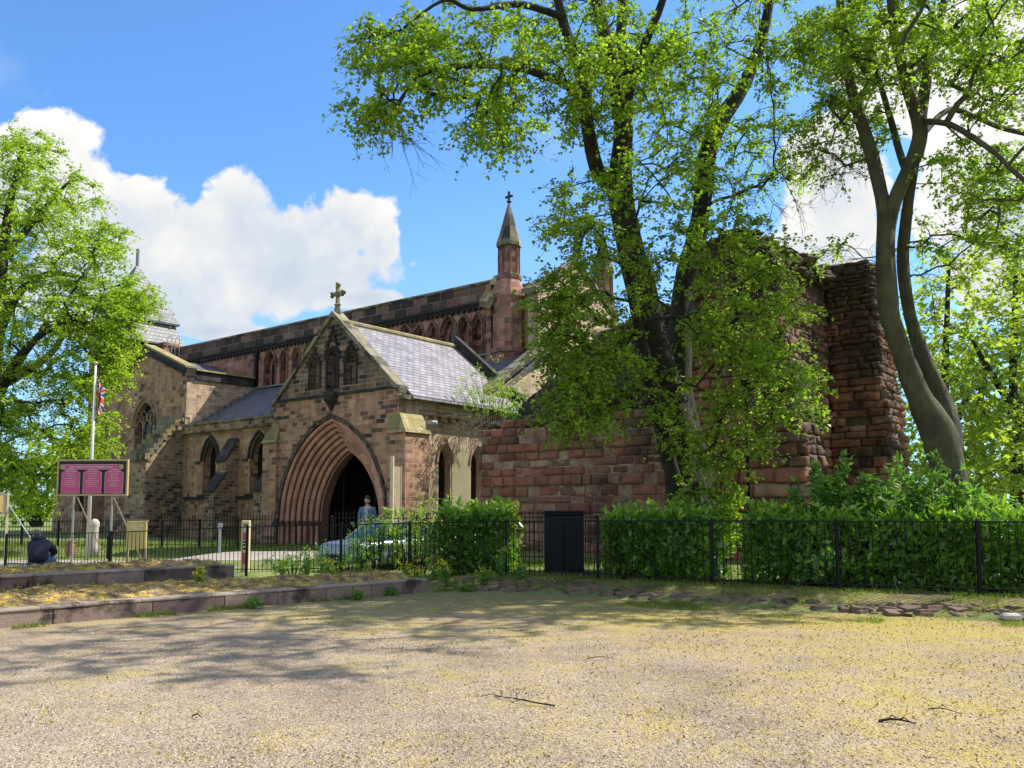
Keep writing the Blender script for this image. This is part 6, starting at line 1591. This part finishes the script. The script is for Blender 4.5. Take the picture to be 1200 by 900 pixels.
skin_mesh('jeans', (T_, [('p', 'hl'), ('hl', 'kl'), ('kl', 'al'), ('p', 'hr'), ('hr', 'kr'), ('kr', 'ar')]), M['denim'], per)
mb = MB(); mb.ball((-.08, .13, .60), (.15, .12, .075), 14, 8); mb.build('hood', M['navycloth'], per, smooth=True)
hd = head_mesh('head', M['skin'], per, (0, 0, 0)); hd.matrix_local = Matrix.Translation((-.17, .28, .70)) @ Matrix.Rotation(R(160), 4, 'Z') @ Matrix.Rotation(R(28), 4, 'X')
for ch in per.children:
    if ch.name.startswith('eyes_and_mouth'): ch.matrix_local = hd.matrix_local.copy(); ch.parent = hd; ch.matrix_local = Matrix.Identity(4)
mb = MB(); mb.ball((-.165, .25, .735), (.098, .115, .085), 14, 9); mb.build('cap', M['greyknit'], per, smooth=True)
for sx in (-.165, .1):
    mb = MB(); mb.box(sx-.05, sx+.05, .56, .84, -.34, -.25, .03); mb.build('shoe', M['rubber'], per)

# standing person at the porch
gz = gh(-4.4, 26.6); sp_ = at(430.5, 600, 26.6); st = empty('person', (sp_.x, 26.6, gz), R(-12), 'person in denim jacket and black beanie standing in the porch mouth', 'person')
Hs = 1.86+.0
V_ = {'pel': ((0, 0, .98), .13), 'sp': ((0, 0, 1.2), .12), 'chest': ((0, -.01, 1.38), .15), 'neck': ((0, 0, 1.56), .055), 'nk2': ((0, -.01, 1.63), .055),
      'hl': ((-.1, 0, .92), .1), 'kl': ((-.11, -.01, .5), .065), 'al': ((-.11, .03, .09), .045), 'tl': ((-.13, -.13, .04), .04), 'hr': ((.1, 0, .92), .1), 'kr': ((.12, -.03, .5), .065), 'ar': ((.13, .03, .09), .045), 'tr': ((.15, -.13, .04), .04),
      'sl': ((-.19, 0, 1.46), .065), 'el': ((-.25, .03, 1.17), .05), 'wl': ((-.2, -.14, .98), .03), 'sr': ((.19, 0, 1.46), .065), 'er': ((.25, .03, 1.17), .05), 'wr': ((.2, -.14, .98), .03)}
E_ = [('pel', 'sp'), ('sp', 'chest'), ('chest', 'neck'), ('neck', 'nk2'), ('pel', 'hl'), ('hl', 'kl'), ('kl', 'al'), ('al', 'tl'), ('pel', 'hr'), ('hr', 'kr'), ('kr', 'ar'), ('ar', 'tr'), ('chest', 'sl'), ('sl', 'el'), ('el', 'wl'), ('chest', 'sr'), ('sr', 'er'), ('er', 'wr')]
skin_mesh('body', (V_, E_), M['skin'], st)
def hand(parent, w_, dr, mat):
    V = {'w': (w_, .026)}; E = []; w_ = Vector(w_); dr = Vector(dr).normalized(); side = dr.cross(Vector((0, 0, 1))).normalized()
    V['p'] = (tuple(w_+dr*.06), (.038, .016)); E.append(('w', 'p'))
    for i, (o_, L) in enumerate(((-.03, .07), (-.01, .08), (.01, .075), (.03, .06))):
        V[f'k{i}'] = (tuple(w_+dr*.09+side*o_), .009); V[f'm{i}'] = (tuple(w_+dr*(.09+L*.5)+side*o_-Vector((0, 0, .01))), .008); V[f't{i}'] = (tuple(w_+dr*(.09+L*.85)+side*o_-Vector((0, 0, .035))), .007); E += [('p', f'k{i}'), (f'k{i}', f'm{i}'), (f'm{i}', f't{i}')]
    V['th'] = (tuple(w_+dr*.04+side*-.045), .010); V['tt'] = (tuple(w_+dr*.08+side*-.065), .008); E += [('p', 'th'), ('th', 'tt')]
    skin_mesh('hand', (V, E), mat, parent, 1)
hand(st, (-.2, -.15, .97), (.2, -.5, -.5), M['skin']); hand(st, (.2, -.15, .97), (-.2, -.5, -.5), M['skin'])
per.scale = (.88, .88, .88)
head_mesh('head', M['skin'], st, (0, -.02, 1.73))
J_ = {'a': ((0, 0, .95), (.17, .13)), 'b': ((0, 0, 1.18), (.165, .125)), 'c': ((0, 0, 1.4), (.19, .13)), 'sl': ((-.2, 0, 1.47), .085), 'el': ((-.26, .03, 1.17), .068), 'wl': ((-.205, -.13, 1.0), .05), 'sr': ((.2, 0, 1.47), .085), 'er': ((.26, .03, 1.17), .068), 'wr': ((.205, -.13, 1.0), .05)}
skin_mesh('denim_jacket', (J_, [('a', 'b'), ('b', 'c'), ('c', 'sl'), ('sl', 'el'), ('el', 'wl'), ('c', 'sr'), ('sr', 'er'), ('er', 'wr')]), M['denim'], st)
mb = MB(); mb.ball((0, -.085, 1.3), (.07, .06, .2), 12, 8); mb.build('shirt', M['tee'], st, smooth=True)
T_ = {'p': ((0, 0, .95), (.15, .12)), 'hl': ((-.1, 0, .86), .11), 'kl': ((-.11, -.01, .5), .08), 'al': ((-.11, .03, .12), .06), 'hr': ((.1, 0, .86), .11), 'kr': ((.12, -.03, .5), .08), 'ar': ((.13, .03, .12), .06)}
skin_mesh('jeans', (T_, [('p', 'hl'), ('hl', 'kl'), ('kl', 'al'), ('p', 'hr'), ('hr', 'kr'), ('kr', 'ar')]), M['jeans'], st)
mb = MB(); mb.ball((0, -.005, 1.80), (.088, .103, .082), 16, 10); mb.build('beanie', M['blackknit'], st, smooth=True)
for sx in (-.12, .14): mb = MB(); mb.box(sx-.05, sx+.05, -.2, .08, 0, .09, .03); mb.build('shoe', M['rubber'], st)

# ------------------------------------------------------------------ give every separate piece of a few parts its own object
def split_islands(o):
    me = o.data; n = len(me.vertices); par = list(range(n))
    def find(a):
        while par[a] != a: par[a] = par[par[a]]; a = par[a]
        return a
    for e in me.edges:
        a, b = find(e.vertices[0]), find(e.vertices[1])
        if a != b: par[a] = b
    groups = {}
    for p in me.polygons: groups.setdefault(find(p.vertices[0]), []).append(p)
    if len(groups) < 2 or len(groups) > 12: return
    mats = list(me.materials); uvl = me.uv_layers[0].data if me.uv_layers else None
    first = True
    for g in groups.values():
        idx = {}; vs = []; fs = []; uvs = []; sm = []; mi = []
        for p in g:
            f = []
            for li in p.loop_indices:
                v = me.loops[li].vertex_index
                if v not in idx: idx[v] = len(vs); vs.append(tuple(me.vertices[v].co))
                f.append(idx[v])
                if uvl: uvs += list(uvl[li].uv)
            fs.append(f); sm.append(p.use_smooth); mi.append(p.material_index)
        m2 = bpy.data.meshes.new(me.name); m2.from_pydata(vs, [], fs)
        for m in mats: m2.materials.append(m)
        m2.polygons.foreach_set('use_smooth', sm); m2.polygons.foreach_set('material_index', mi)
        if uvl: m2.uv_layers.new(name='UVMap').data.foreach_set('uv', uvs)
        m2.update()
        if first: new0 = m2; first = False
        else:
            c = bpy.data.objects.new(o.name.split('.')[0], m2); COL.objects.link(c); c.parent = o.parent; c.matrix_local = o.matrix_local.copy()
    o.data = new0
SPLIT = {'buttress_weathering', 'eaves_cornice', 'leg', 'stay', 'legs', 'pillars', 'iron_gate_rails', 'title_border', 'gable_coping', 'buttress_slope', 'window_shaft', 'roof_handrail', 'red_marks', 'black_marks', 'rosette_', 'young_'}
REN = {'legs': 'leg', 'pillars': 'pillar', 'iron_gate_rails': 'iron_gate_rail', 'red_marks': 'red_mark', 'black_marks': 'black_mark'}
for o in list(COL.objects):
    b_ = o.name.split('.')[0]
    if o.type == 'MESH' and b_ in SPLIT and not o.children:
        if b_ in REN: o.name = REN[b_]
        split_islands(o)
